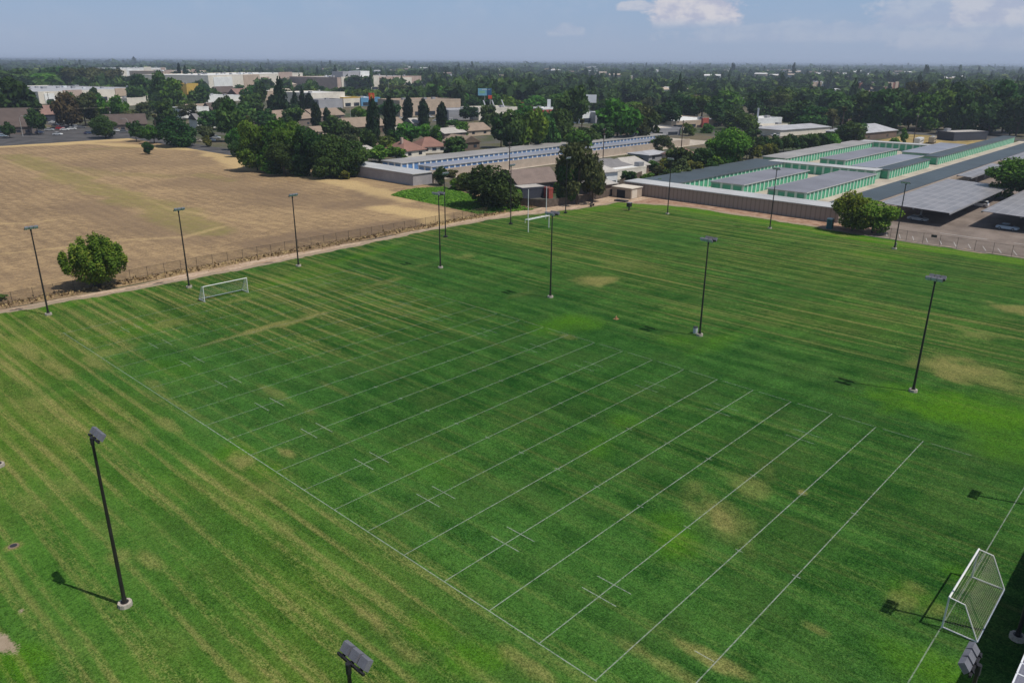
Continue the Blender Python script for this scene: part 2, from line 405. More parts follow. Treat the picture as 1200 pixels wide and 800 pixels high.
fray = t.math('MULTIPLY', t.math('SUBTRACT', t.math('ADD', t.math('MULTIPLY', nB, .45), t.math('ADD', t.math('MULTIPLY', nD, .3), t.math('MULTIPLY', nF, .25))), .5), 1.1)
def gate(sn, lo, hi): return t.ramp(t.math('ADD', t.math('ADD', sn, fray), t.math('MULTIPLY', rg, .10)), lo, hi)
lines = t.math('MAXIMUM', t.math('MULTIPLY', lp, gate(s3, .47, .72)), t.math('MULTIPLY', lp2, gate(s4, .46, .72)))
lines = t.math('MAXIMUM', lines, t.math('MULTIPLY', lp3, gate(s5, .45, .72)))
g = t.math('ADD', t.math('MULTIPLY', to, .42), t.math('MULTIPLY', nC, .60))
g = t.math('ADD', g, t.math('MULTIPLY', nB, .55)); g = t.math('ADD', g, t.math('MULTIPLY', nA, .25))
g = t.math('ADD', g, t.math('MULTIPLY', nD, .62)); g = t.math('ADD', g, t.math('MULTIPLY', nF, .50))
g = t.math('ADD', g, t.math('MULTIPLY', t.math('SUBTRACT', bn, .5), .75))
cy = t.math('FLOOR', t.math('DIVIDE', t.math('ADD', sxyz.outputs['Y'], t.math('MULTIPLY', wob, 2.)), 1.9))
cc = t.n('ShaderNodeCombineXYZ'); t.l(t.math('MULTIPLY', cy, 5.77), cc.inputs[1]); t.l(t.math('MULTIPLY', sxyz.outputs['X'], .035), cc.inputs[0])
g = t.math('ADD', g, t.math('MULTIPLY', t.math('SUBTRACT', t.noise(cc.outputs[0], 1., 3, .6), .5), .42))
c = t.mix(t.ramp(g, 1.13, 1.88), t.mix(rg, (.0100, .050, .0080), (.012, .049, .0050)), t.mix(rg, (.053, .146, .027), (.080, .155, .021)))
c = t.mix(t.math('MULTIPLY', t.ramp(nE, .45, .66), .45), c, t.mix(rg, (.040, .088, .020), (.070, .105, .018)))
c = t.mix(t.math('MULTIPLY', lu, t.ramp(nC, .2, .6, .55, 1.)), c, t.mix(nD, (.030, .115, .006), (.085, .19, .010)))
br = t.math('ADD', t.math('MULTIPLY', nC, .5), t.math('MULTIPLY', nB, .5))
br = t.math('ADD', t.math('MULTIPLY', br, .6), t.math('MULTIPLY', nD, .4))
br = t.math('ADD', t.math('MULTIPLY', br, .75), t.math('MULTIPLY', bn, .25))
df = t.math('MULTIPLY', t.ramp(t.math('ADD', t.math('MULTIPLY', dr, .55), br), .52, 1.30), t.ramp(dr, .0, .7), True)
sw = t.math('ADD', t.math('ADD', t.math('MULTIPLY', s1, .30), t.math('MULTIPLY', s2, .25)), t.math('MULTIPLY', bn, .45))
sw = t.math('ADD', t.math('MULTIPLY', sw, .8), t.math('MULTIPLY', nD, .2))
sA = t.math('MULTIPLY', t.ramp(t.math('ADD', sw, t.math('MULTIPLY', rg, .10)), .53, .74), t.math('MULTIPLY', rg, .75, True))
sB = t.math('MULTIPLY', lines, t.math('MULTIPLY', rg, 2.2, True))
sx = t.math('MULTIPLY', t.math('ADD', t.math('MULTIPLY', sA, t.math('SUBTRACT', .62, t.math('MULTIPLY', th, .40))), t.math('MULTIPLY', sB, .62)), .90, True)
df = t.math('MAXIMUM', df, sx)
c = t.mix(df, c, t.mix(t.math('ADD', t.math('MULTIPLY', nD, .5), t.math('MULTIPLY', nF, .5)), (.145, .140, .036), (.34, .285, .112)))
nG = t.noise(p, 2.3, 4, .7)
grain = t.math('ADD', t.math('MULTIPLY', nF, .40), t.math('ADD', t.math('MULTIPLY', nD, .33), t.math('MULTIPLY', nG, .27)))
gv = t.n('ShaderNodeHueSaturation'); t.l(c, gv.inputs['Color']); t.l(t.ramp(grain, .36, .64, .52, 1.48), gv.inputs['Value']); c = gv.outputs[0]
sf = t.ramp(t.math('ADD', so, t.math('MULTIPLY', t.math('SUBTRACT', nD, .5), .7)), .35, .65)
c = t.mix(sf, c, t.mix(t.noise(p, 2.2, 4), (.22, .165, .11), (.40, .32, .235)))
MAT_TURF = t.done(t.bsdf(c, 1., .02, 0, t.math('ADD', nD, nF), .6, .05))
me = np_mesh('lawn', V, quads, MAT_TURF, {'dry': ('POINT', dry), 'lush': ('POINT', lush), 'soil': ('POINT', soil), 'tone': ('POINT', tone), 'reg': ('POINT', reg), 'thin': ('POINT', thin)})
lawn = bpy.data.objects.new('lawn', me); COL.objects.link(lawn); tag(lawn, kind='structure')

# ---- dry field beyond the fence
S0, S1, T0, T1, ST = -330., 154., 131., 392., 1.
X, Y = np.meshgrid(np.arange(S0, S1+.01, ST), np.arange(T0, T1+.01, ST), indexing='ij')
green = np.zeros_like(X); pale = np.zeros_like(X); dark = np.zeros_like(X)
def seg(pts, wid, seed=1):
    best = np.full_like(X, 1e9)
    q = [P(*a) for a in pts]
    for (x0, y0), (x1, y1) in zip(q[:-1], q[1:]):
        L = math.hypot(x1-x0, y1-y0); tt = np.clip(((X-x0)*(x1-x0)+(Y-y0)*(y1-y0))/L**2, 0, 1)
        best = np.minimum(best, np.hypot(X-(x0+tt*(x1-x0)), Y-(y0+tt*(y1-y0))))
    return 1-sstep(best + (fbm(X*.12, Y*.12, seed)-.5)*wid*1.3, wid*.35, wid*1.1)
green = np.maximum(green, .62*seg([(18, 182), (75, 207), (120, 223), (180, 243), (250, 270)], 7, 4))
green = np.maximum(green, .30*seg([(60, 195), (130, 203), (200, 207)], 6, 8))
green = np.maximum(green, .3*seg([(110, 175), (180, 172)], 5, 8)); green = np.maximum(green, .35*seg([(235, 205), (270, 212)], 4, 9))
for pts, wd, k in (([(-5, 298), (40, 294), (90, 288), (150, 281), (215, 278), (260, 266)], .9, .42), ([(200, 245), (300, 262), (330, 262)], 1.0, .3), ([(0, 186), (80, 215), (120, 222)], .8, .25),
        ([(25, 180), (90, 200), (170, 232), (215, 252)], .7, .22), ([(0, 262), (30, 262), (60, 258)], 1, .5), ([(400, 215), (455, 228), (475, 235)], 5, .7), ([(110, 168), (240, 176), (290, 195), (340, 203), (400, 213), (450, 226)], 6, .75), ([(0, 172), (60, 169), (150, 163)], 9, .9),
        ([(455, 243), (490, 252), (530, 262)], 5, .8), ([(255, 172), (285, 188)], 6, .7)):
    pale = np.maximum(pale, k*seg(pts, wd, 12))
for pts, wd, k in (([(395, 240), (440, 236), (425, 222)], 9, .8), ([(240, 212), (300, 222), (360, 236)], 14, .45), ([(100, 240), (160, 262), (240, 277)], 9, .5), ([(300, 285), (420, 270), (520, 256)], 6, .7), ([(130, 193), (230, 190)], 14, .4), ([(0, 325), (90, 315), (200, 305)], 5, .3)):
    dark = np.maximum(dark, k*seg(pts, wd, 14))
idx = np.arange(X.size).reshape(X.shape)
quads = np.stack([idx[:-1, :-1], idx[1:, :-1], idx[1:, 1:], idx[:-1, 1:]], -1).reshape(-1, 4)
V = np.stack([X.ravel(), Y.ravel(), np.full(X.size, .012)], -1)
t = NT('dry_stubble'); p = t.pos()
pr = t.mapped(p, (1, 1, 1), (0, 0, R(-14)))
f1 = t.noise(t.mapped(pr, (.9, .09, 1)), 1., 5, .65); f2 = t.noise(p, .028, 5, .6); f3 = t.noise(p, .35, 5, .7); f4 = t.noise(p, 2.2, 3, .7)
f5 = t.noise(t.mapped(p, (.10, 1.1, 1), (0, 0, R(28))), 1., 4, .6)
g = t.math('ADD', t.math('MULTIPLY', f1, .3), t.math('MULTIPLY', f3, .42)); g = t.math('ADD', g, t.math('MULTIPLY', f2, .35)); g = t.math('ADD', g, t.math('MULTIPLY', f4, .50)); g = t.math('ADD', g, t.math('MULTIPLY', f5, .2))
_g0, _g1 = P(18, 182), P(250, 270); ROWA = math.atan2(_g1[1]-_g0[1], _g1[0]-_g0[0])
sx_ = t.n('ShaderNodeSeparateXYZ'); t.l(t.mapped(p, (1, 1, 1), (0, 0, -ROWA)), sx_.inputs[0])
fur = t.math('FRACT', t.math('ADD', t.math('DIVIDE', sx_.outputs['Y'], 2.9), t.math('MULTIPLY', t.noise(p, .012, 2), .8)))
fur = t.math('MULTIPLY', t.math('MULTIPLY', t.ramp(fur, .0, .25), t.ramp(fur, .7, .4)), t.ramp(f3, .35, .6))
f6 = t.noise(t.mapped(p, (.5, 2.2, 1), (0, 0, R(18))), 1., 5, .75)
g = t.math('ADD', t.math('SUBTRACT', g, t.math('MULTIPLY', fur, .06)), t.math('MULTIPLY', t.math('SUBTRACT', f6, .5), .55))
c = t.mix(t.ramp(g, .66, 1.12), (.160, .110, .070), (.43, .300, .160))
c = t.mix(t.math('MULTIPLY', t.attr('dark'), t.ramp(f3, .3, .6, .4, 1)), c, (.165, .115, .078))
c = t.mix(t.math('MULTIPLY', t.attr('green'), t.ramp(f3, .3, .6, .35, .95)), c, (.200, .185, .055))
c = t.mix(t.math('MULTIPLY', t.attr('pale'), t.ramp(f4, .3, .6, .4, 1)), c, (.56, .405, .195))
MAT_DRY = t.done(t.bsdf(c, 1., .05, 0, t.math('ADD', f4, f1), .5, .12))
me = np_mesh('dry_field', V, quads, MAT_DRY, {'green': ('POINT', green), 'pale': ('POINT', pale), 'dark': ('POINT', dark)})
o = bpy.data.objects.new('dry_field', me); COL.objects.link(o); tag(o, kind='structure')

# ---- dirt paths along the fence and the storage wall
t = NT('path_dirt'); p = t.pos()
a1 = t.noise(t.mapped(p, (.15, 1.2, 1)), 1., 4); a2 = t.noise(p, 1.8, 4, .7)
c = t.mix(t.ramp(t.math('ADD', t.math('MULTIPLY', a1, .6), t.math('MULTIPLY', a2, .5)), .4, .72), (.30, .20, .125), (.56, .43, .32))
MAT_PATH = t.done(t.bsdf(c, .95, .1))
mb = MB()
xsP = np.arange(-60, 186, 4.)
lo = [126.2 - 5.2*float(sstep(x, 128, 158)) - 3.0*float(sstep(x, 150, 172)) for x in xsP]
hi = [130.9+.6*math.sin(x*.11) + .35*math.sin(x*.37) for x in xsP]
for i in range(len(xsP)-1):
    mb.poly([(xsP[i], lo[i], .022), (xsP[i+1], lo[i+1], .022), (xsP[i+1], hi[i+1], .022), (xsP[i], hi[i], .022)])
struct('path', mb, MAT_PATH)
mb = MB().poly([(171, 54, .018), (184.6, 54, .018), (184.6, 119, .018), (168, 119, .018)])
mb.poly([(168, 119.0, .018), (188, 119.0, .018), (188, 135.5, .018), (166, 135.5, .018)])
t = NT('red_dirt'); p = t.pos(); a2 = t.noise(p, .5, 5, .7)
MAT_RED = t.done(t.bsdf(t.mix(t.ramp(a2, .35, .65), (.24, .135, .085), (.40, .27, .19)), .95, .1))
struct('path', mb, MAT_RED)

# ---- painted pitch lines
def line_mat(name, k, lo=.35):
    t = NT(name); p = t.pos()
    n = t.noise(p, 3.2, 4, .75)
    c = t.mix(t.noise(p, 1.2, 3), (.42, .48, .40), (.70, .73, .68))
    b = t.bsdf(c, .9, .1); tr = t.n('ShaderNodeBsdfTransparent'); mx = t.n('ShaderNodeMixShader')
    t.l(t.ramp(n, .30, .60, k*lo, k), mx.inputs[0]); t.l(tr.outputs[0], mx.inputs[1]); t.l(b.outputs[0], mx.inputs[2])
    return t.done(mx)
ML = [line_mat('line_paint', .39), line_mat('worn_line_paint', .31), line_mat('faded_line_paint', .25)]
mb = MB()
def stripe_q(x0, y0, x1, y1, w=.10, mi=0):
    w *= .82
    d = Vector((x1-x0, y1-y0)); L = d.length; n = Vector((-d.y, d.x))/L*w/2
    k = max(1, int(L/6)); 
    for i in range(k):
        a = Vector((x0, y0))+d*(i/k); b = Vector((x0, y0))+d*((i+1)/k)
        wob = .02
        mb.poly([(a.x-n.x, a.y-n.y, .044), (b.x-n.x, b.y-n.y, .044), (b.x+n.x, b.y+n.y, .044), (a.x+n.x, a.y+n.y, .044)], mi)
LX, RX, Y0, DY = 30.5, 78.4, 21.3, 4.572
stripe_q(LX, 21.2, LX, 74, .11, 0); stripe_q(LX, 74, LX, 113, .10, 1)
for i in range(-1, 21):
    y = Y0 + DY*i
    mi = 0 if i < 7 else 1 if i < 12 else 2
    x0 = 34.5 if i == -1 else LX + (.06)
    xm = LX + (RX-LX)*.55
    a = (1 if i in (5, 6) else mi)
    stripe_q(x0, y, xm if i > 8 else RX, y, .10, a)
    if i > 8: stripe_q(xm, y, RX, y, .10, 2 if i > 10 else 1)
    for x in (48.75, 60.2): stripe_q(x, y-.32, x, y+.32, .12, 1 if i < 10 else 2)
    if i % 2:
        for x in (36.9, 38.7):
            if i == -1 and x > 37: continue
            stripe_q(x, y-1.5 if i > -1 else y+.1, x, y+1.5, .10, 0 if i < 12 else 1)
        if i > 0:
            for x in (70.2, 72.0): stripe_q(x, y-1.5, x, y+1.5, .10, 2)
for i in range(-2, 20):
    y = Y0 + DY*i
    stripe_q(RX, y+.2, RX, y+DY-.7, .10, 2)
stripe_q(38, 7.35, 50.3, 7.35, .10, 1); stripe_q(50.3, 7.35, 57.7, 7.35, .10, 2); stripe_q(57.7, 7.35, 92, 7.35, .10, 1)
stripe_q(30, 112.7, 82, 112.7, .11, 2)
struct('pitch_lines', mb, ML)

# ---- asphalt and concrete
def tarmac(name, a, b, sc_=.15):
    t = NT(name); p = t.pos()
    n1 = t.noise(p, sc_, 5, .6); n2 = t.noise(p, 2.5, 3, .7)
    return t.done(t.bsdf(t.mix(t.ramp(t.math('ADD', t.math('MULTIPLY', n1, .7), t.math('MULTIPLY', n2, .3)), .38, .62), a, b), .9, .2))
MAT_ASPH = tarmac('asphalt', (.055, .052, .052), (.105, .10, .10))
MAT_LOT = tarmac('old_asphalt', (.145, .115, .095), (.235, .19, .16))
MAT_CONC = tarmac('concrete_yard', (.36, .31, .25), (.50, .44, .36))
def sheet(name, poly, z, mat): return struct(name, MB().poly([(x, y, z) for x, y in poly]), mat)
sheet('parking_lot', [(174.9, -60), (420, -60), (420, 64), (184.6, 64), (184.6, 56), (174.9, 56)], .020, MAT_LOT)
sheet('driveway', [(192, 73.2), (460, 73.2), (460, 84), (262, 84), (262, 128), (192, 128)], .014, MAT_CONC)
sheet('driveway', [(262, 84.0), (372, 84.0), (372, 130), (262, 130)], .014, MAT_CONC)
sheet('driveway', [(158, 186), (345, 186), (345, 216), (158, 216)], .014, MAT_CONC)
sheet('road', [(-420, 392.4), (150, 392.4), (150, 404), (-420, 404)], .016, MAT_ASPH)
sheet('parking_lot', [(-60, 404.3), (150, 404.3), (150, 480), (-60, 480)], .012, MAT_ASPH)
sheet('road', [(150.2, 290), (161, 290), (161, 520), (150.2, 520)], .020, MAT_ASPH)
sheet('road', [(462, -80), (476, -80), (476, 260), (462, 260)], .016, MAT_ASPH)
sheet('road', [(476.2, 96), (620, 96), (620, 108), (476.2, 108)], .016, MAT_ASPH)
t = NT('golden_grass'); p = t.pos(); n1 = t.noise(p, .12, 5, .65)
MAT_GOLD = t.done(t.bsdf(t.mix(t.ramp(n1, .35, .65), (.20, .15, .06), (.40, .30, .13)), 1., .05))
sheet('vacant_lot', [(373, 89), (460, 89), (460, 135), (373, 135)], .012, MAT_GOLD)
# white paint in the car park
t = NT('stall_paint'); MAT_STALL = t.done(t.bsdf((.42, .40, .38), .8, .2))
mb = MB()
for k in range(15):
    y = 53-2.75*k
    mb.poly([(177.2, y, .030), (177.2, y+.16, .030), (181.6, y+1.75, .030), (181.6, y+1.59, .030)])
for y0 in (45.9, 31.4): mb.poly([(189.5, y0-9.5, .030), (189.8, y0-9.5, .030), (189.8, y0, .030), (189.5, y0, .030)])
struct('stall_lines', mb, MAT_STALL)
# concrete kerb under the fence of the car park
mb = MB().box(174.75, 174.95, -40, 56, 0, .14)
struct('kerb', mb, M('kerb_concrete', (.34, .31, .27)))
# ------------------------------------------------------------------ field lights
m_pole = M('bronze_pole_paint', (.018, .016, .016), .45, .25, 1., .5)
m_conc = M('footing_concrete', (.40, .355, .30), .9, .3, 3., .2)
m_house = M('floodlight_housing', (.135, .135, .155), .5, .2, 3., .5)
m_lens = M('floodlight_glass', (.50, .56, .68), .18, .15, 4., .9)
m_back = M('floodlight_bracket', (.02, .02, .024), .5, .2, 2.)
def light_pole(label, loc, aim, double=False, box=False, h=13.15, dark_base=False):
    root = thing('light_pole', label, 'light pole', loc, aim - math.pi/2, 'floodlight poles round the pitches')
    n = 14
    MB().tube((0, 0, 0), (0, 0, .30), .48, .46, 10).build('footing', m_pole if dark_base else m_conc, root)
    b = MB().tube((0, 0, .30), (0, 0, .66), .17, .16, 12); b.tube((0, 0, .30), (0, 0, .34), .27, .27, 12)
    b.tube((0, 0, .62), (0, 0, h-.1), .135, .085, 10)
    b.build('pole', m_pole, root, smooth=False)
    arms = MB()
    ys = [.12] if not double else [.34, -.34]
    for y in ys: arms.box(-.88, .88, y-.05, y+.05, h-.16, h-.04)
    if double: arms.box(-.05, .05, -.34, .34, h-.17, h-.05)
    arms.tube((0, 0, h-.5), (0, 0, h), .12, .12, 8)
    arms.build('crossarm', m_back, root)
    for y, sgn in ([(.12, 1)] if not double else [(.34, 1), (-.34, -1)]):
        for k in (-1, 0, 1):
            til = R(38)
            fx = Vector((0, sgn*math.cos(til), -math.sin(til))); up = Vector((0, sgn*math.sin(til), math.cos(til))); sx = Vector((1, 0, 0))
            c = Vector((k*.59, y + sgn*.26, h+.14))
            hb = MB()
            # housing: a tapered drum, wide at the glass and narrow at the back
            a, bb, d = .285, .245, .12
            fr = [c+fx*d+sx*(i*a)+up*(j*bb) for i, j in ((-1, -1), (1, -1), (1, 1), (-1, 1))]
            bk = [c-fx*d+sx*(i*a*.80)+up*(j*bb*.82) for i, j in ((-1, -1), (1, -1), (1, 1), (-1, 1))]
            hb.add(fr+bk, [(0, 1, 2, 3), (7, 6, 5, 4), (0, 4, 5, 1), (1, 5, 6, 2), (2, 6, 7, 3), (3, 7, 4, 0)])
            ho = hb.build('floodlight', m_house, root)
            MB().obox(c+fx*(d+.012), sx*(a-.03), up*(bb-.03), fx*.01).build('lens', m_lens, ho)
            MB().obox(c-fx*.05-up*(bb+.06), sx*.05, fx*.12, up*.06).build('bracket', m_back, ho)
    if box: MB().box(-.22, .22, -.42, -.20, .55, 1.25).build('meter_box', m_conc, root)
    return root
AX, AY = 0.0, math.pi/2
LP = [ # x, y, aim, double, label
 (31.8, 123.0, -AY, 0, 'dark floodlight pole by the dirt path, the one left of the round green bush'),
 (52.8, 122.4, -AY, 0, 'dark floodlight pole standing just behind the left post of the far small goal'),
 (73.1, 121.8, -AY, 0, 'dark floodlight pole by the dirt path, the next one right of the far goal'),
 (90.5, 102.4, AX, 1, 'floodlight pole on the grass just in front of a taller looking pole by the path'),
 (108.8, 121.2, -AY, 0, 'floodlight pole with black base at the path edge, in front of the weedy green plot'),
 (128.8, 120.8, -AY, 0, 'floodlight pole with black base left of the white football uprights'),
 (148.6, 120.6, -AY, 0, 'floodlight pole with black base in front of the tall olive tree'),
 (90.3, 75.9, AX, 1, 'floodlight pole in mid pitch whose head overlaps the foot of the white football goal'),
 (165.7, 101.8, math.pi, 0, 'thin floodlight pole on the far lawn edge nearest the small tan shed'),
 (167.0, 75.4, math.pi, 0, 'floodlight pole at the lawn edge whose head crosses the green storage roofs'),
 (90.8, 49.2, AX, 1, 'tall dark floodlight pole in mid pitch with a small white drum at its foot'),
 (165.6, 47.8, math.pi, 0, 'leaning looking floodlight pole by the car park fence with a grey box at its foot'),
 (90.9, 21.5, AX, 1, 'tall dark floodlight pole beside the vivid lush patch of grass at right'),
 (13.6, 49.0, AX, 0, 'nearest full length floodlight pole at left, seen from behind with its shadow on the grass'),
 (13.5, 21.5, AX, 0, 'floodlight pole rising from the bottom edge, only its grey three lamp head in view'),
 (13.4, 77.2, AX, 0, 'floodlight pole cut by the left edge, only its pale footing in view'),
 (31.5, 3.0, AY, 0, 'floodlight pole by the near goal, only its grey lamp head seen from above'),
 (52.5, 3.4, AY, 0, 'floodlight pole standing in the deep shade behind the near goal'),
 (73.2, 3.1, AY, 0, 'floodlight pole out at the right whose shadow falls on the near goal line')]
for i, (x, y, aim, dbl, lab) in enumerate(LP):
    light_pole(lab, (x, y, .03), aim, bool(dbl), i == 11, dark_base=i in (4, 5, 6), h=12.6 if i == 14 else 12.25 if i == 16 else 12.9 if i in (0, 1, 2, 13) else 13.4)

# ------------------------------------------------------------------ goals
m_white = M('white_goal_paint', (.72, .72, .71), .4, .08, 2., .4)
m_gshade = M('grey_goal_tube', (.42, .47, .52), .45, .1, 2., .5)  # rear bar: bluish cast of the shade put into the tube colour
t = NT('goal_net'); MAT_NET = t.done(t.bsdf((.50, .45, .36), .9, .1))
t = NT('pale_goal_net'); MAT_NET2 = t.done(t.bsdf((.46, .50, .44), .9, .1))
def soccer_goal(label, loc, rz, deep=2.1, top=.95, net=MAT_NET, nr=.005, pitch=.12):
    g = thing('soccer_goal', label, 'goal', loc, rz, 'white football goals on the grass')
    W, Hh = 7.32, 2.44
    for x in (0, W):
        MB().tube((x, 0, 0), (x, 0, Hh), .06, .06, 10).build('post', m_white, g)
        MB().pipe([(x, 0, Hh), (x, -top, Hh-.08), (x, -deep, .05)], .04, 8).build('side_frame', m_white, g)
        MB().tube((x, 0, .05), (x, -deep, .05), .05, .05, 8).build('base_bar', m_white, g)
    MB().tube((-.06, 0, Hh), (W+.06, 0, Hh), .065, .065, 10).build('crossbar', m_white, g)
    MB().tube((0, -deep, .05), (W, -deep, .05), .05, .05, 8).build('rear_bar', m_gshade, g)
    nb = MB()
    def strand(pts):
        for a, b in zip(pts[:-1], pts[1:]): nb.tube(a, b, nr, nr, 3, False)
    def sag(x, k): return .05*math.sin(math.pi*x/W)*k
    def backp(x, s):  # s 0..1 along the roof, 1..2 down the back
        if s <= 1: return (x, -top*s, Hh-.08*s - sag(x, 1)*math.sin(math.pi*s/2)*1.6)
        q = s-1; return (x, -top-(deep-top)*q + .10*math.sin(math.pi*q), Hh-.08-(Hh-.13)*q - sag(x, 1)*(1-q))
    n = int(W/pitch)
    for i in range(n+1):
        x = W*i/n; strand([backp(x, s) for s in (0, .5, 1, 1.33, 1.66, 2)])
    for s in [k*.18 for k in range(0, 6)] + [1+k*.068 for k in range(0, 15)]:
        strand([backp(W*k/8, min(s, 2)) for k in range(9)])
    for x in (0, W):
        for k in range(1, 14):      # side panels
            y = -deep*k/14
            zt = Hh-.08*min(1, -y/top) if -y < top else .05+(Hh-.13)*(deep+y)/(deep-top)
            strand([(x, y, .05), (x, y, zt)])
        for k in range(1, 15):
            z = Hh*k/15; yb = -deep + (deep-top)*max(0, (z-.05))/(Hh-.13)
            strand([(x, 0, z), (x, yb, z)])
    nb.build('net', net, g)
    return g
soccer_goal('large white framed soccer goal with net near the lower right corner', (50.25, 7.3, .04), 0)
soccer_goal('small looking white soccer goal at the far left end of the pitch', (58.05, 112.75, .04), math.pi, 2.0, .5, MAT_NET2, .0085, .22)
g = thing('football_goal', 'white gridiron goal with tall uprights at the far end of the lawn', 'goal posts', (122.4, 111.9, .03), 0)
W = 7.0
for x in (2.6, 2.6+W):
    MB().tube((x, 0, 0), (x, 0, 2.75), .10, .10, 8).build('post', m_white, g)
    MB().tube((x+.5 if x < 5 else x-.4, .55, 2.6), (x+.5 if x < 5 else x-.4, .55, 9.3), .085, .07, 8).build('upright', m_white, g)
    MB().pipe([(x, 0, 2.75), (x, .95, 2.7), (x, .95, 1.9)], .06, 6).build('side_frame', m_white, g)
MB().tube((2.5, 0, 2.75), (2.7+W, 0, 2.75), .10, .10, 8).build('crossbar', m_white, g)
MB().tube((2.5, .9, 2.7), (2.7+W, .9, 2.7), .07, .07, 8).build('rear_bar', m_white, g)
bb = MB()
for k in range(0, 8): bb.tube((2.6+W*k/7, 0, 2.74), (2.6+W*k/7, .9, 2.70), .03, .03, 4)
bb.build('brace', m_white, g)

# ------------------------------------------------------------------ things on the grass
m_orange = M('orange_plastic', (.33, .17, .085), .5, .1, 3.)
x, y = P(722, 374)
c = MB(); c.box(-.32, .32, -.32, .32, 0, .05)
prof = [(.22, .05), (.17, .2), (.11, .36), (.05, .5)]
for (r0, z0), (r1, z1) in zip(prof[:-1], prof[1:]): c.tube((0, 0, z0), (0, 0, z1), r0, r1, 12, True)
o = c.build('traffic_cone', m_orange, loc=(x, y, .04)); tag(o, 'small orange cone alone on the pitch by a bright green patch', 'cone')
m_drum = M('white_drum', (.55, .58, .60), .5, .1, 2.); m_dk = M('black_lid', (.03, .03, .035), .6, .1, 2.)
x, y = P(814.5, 390.5)
r = thing('litter_bin', 'small white drum litter bin beside a mid pitch floodlight pole', 'bin', (x, y, .03))
MB().tube((0, 0, 0), (0, 0, .85), .30, .34, 14).build('drum', m_drum, r)
MB().tube((0, 0, .85), (0, 0, .95), .35, .30, 14).build('lid', m_dk, r)
x, y = P(737, 247)
r = thing('barbecue_bin', 'dark square bin on a post at the far lawn edge', 'bin', (x, y, .03))
MB().box(-.12, .12, -.12, .12, 0, 1.0).build('stand', m_dk, r)
MB().box(-.55, .55, -.45, .45, 1.0, 1.95).build('hopper', m_back, r)
MB().box(-.62, .62, -.52, .52, 1.95, 2.05).build('lid', m_house, r)
x, y = P(728, 236)
r = thing('crash_mat', 'dark flat mat lying on the dirt in front of the tan shed', 'mat', (x, y, .03), .1)
MB().box(-.9, .9, -1.8, 1.8, .0, .35).build('pad', m_dk, r, bevel=.06)
x, y = P(694, 242)
r = thing('spectator_bench', 'small dark slatted bench at the foot of the tall olive tree', 'bench', (x, y, .03), .3)
MB().box(-1.2, 1.2, -.2, .2, .42, .5).build('seat', m_back, r)
MB().box(-1.2, 1.2, .22, .30, .6, 1.0).build('backrest', m_back, r)
for sx in (-1, 1): MB().box(sx-.05, sx+.05, -.2, .28, 0, .6).build('leg', m_back, r)
x, y = P(16, 640)
o = MB().tube((0, 0, .0), (0, 0, .05), .40, .36, 16).tube((0, 0, .05), (0, 0, .055), .26, .26, 12, True, 1).build('valve_cover', [M('valve_ring', (.20, .15, .095), .9, .2, 3.), m_dk], loc=(x, y, .04))
tag(o, 'round sandy ringed valve cover set in the grass near the left edge', 'valve cover')
m_teal = M('teal_plastic', (.03, .17, .18), .5, .15, 1.)
x, y = P(972, 268)
r = thing('portable_toilet', 'teal portable toilet tucked against the wall beneath the tree at right', 'portable toilet', (x, y, .02), 0)
MB().box(-.6, .6, -.6, .6, 0, 2.2).build('cabin', m_teal, r, bevel=.04)
MB().sweep_y([(-.66, 2.2), (.66, 2.2), (.45, 2.42), (-.45, 2.42)], -.66, .66).build('roof', M('pale_plastic', (.5, .55, .56), .5), r)
MB().box(-.63, -.61, -.4, .4, .1, 2.0).build('door', M('dark_teal', (.02, .09, .10), .5), r)

# ------------------------------------------------------------------ chain link fences
def chain_mat(name, k, col):
    t = NT(name); p = t.pos()
    b = t.bsdf(col, .6, .3, .3); tr = t.n('ShaderNodeBsdfTransparent'); mx = t.n('ShaderNodeMixShader')
    n = t.noise(p, .6, 3)
    t.l(t.ramp(n, .3, .7, k*.8, k*1.2), mx.inputs[0]); t.l(tr.outputs[0], mx.inputs[1]); t.l(b.outputs[0], mx.inputs[2])
    return t.done(mx)
m_fpost = M('rusty_fence_post', (.055, .045, .038), .7, .3, 1.)
def chain_fence(label, pts, h, gap, mesh_mat, lean=0.):
    f = thing('chain_link_fence', label, 'fence', (pts[0][0], pts[0][1], 0))
    ox, oy = pts[0]
    wm, rail, k = MB(), MB(), 0
    for (xa, ya), (xb, yb) in zip(pts[:-1], pts[1:]):
        L = math.hypot(xb-xa, yb-ya); n = max(1, round(L/gap))
        for i in range(n):
            q0 = ((xa+(xb-xa)*i/n)-ox, (ya+(yb-ya)*i/n)-oy); q1 = ((xa+(xb-xa)*(i+1)/n)-ox, (ya+(yb-ya)*(i+1)/n)-oy)
            dx, dy = random.uniform(-lean, lean), random.uniform(-lean, lean)
            MB().tube((*q0, 0), (q0[0]+dx, q0[1]+dy, h+.08), .036, .034, 6).build('post', m_fpost, f)
            wm.poly([(*q0, .05), (*q1, .05), (*q1, h), (*q0, h)])
            rail.tube((*q0, h), (*q1, h), .022, .022, 4)
    wm.build('mesh', mesh_mat, f); rail.build('rail', m_fpost, f)
    return f
chain_fence('long rusty chain link fence between the dirt path and the dry field', [(-10, 133.2), (30, 133.4), (60, 134.6), (84, 134.4), (120, 133.6), (134, 133.6)], 1.75, 3.05, chain_mat('rusty_mesh', .27, (.09, .07, .055)), .06)
chain_fence('chain link fence along the car park at the right lawn edge', [(174.85, 55), (174.85, -20)], 2.3, 3.3, chain_mat('grey_mesh', .10, (.10, .10, .10)))
x, y = 174.7, P(1087, 271)[1]
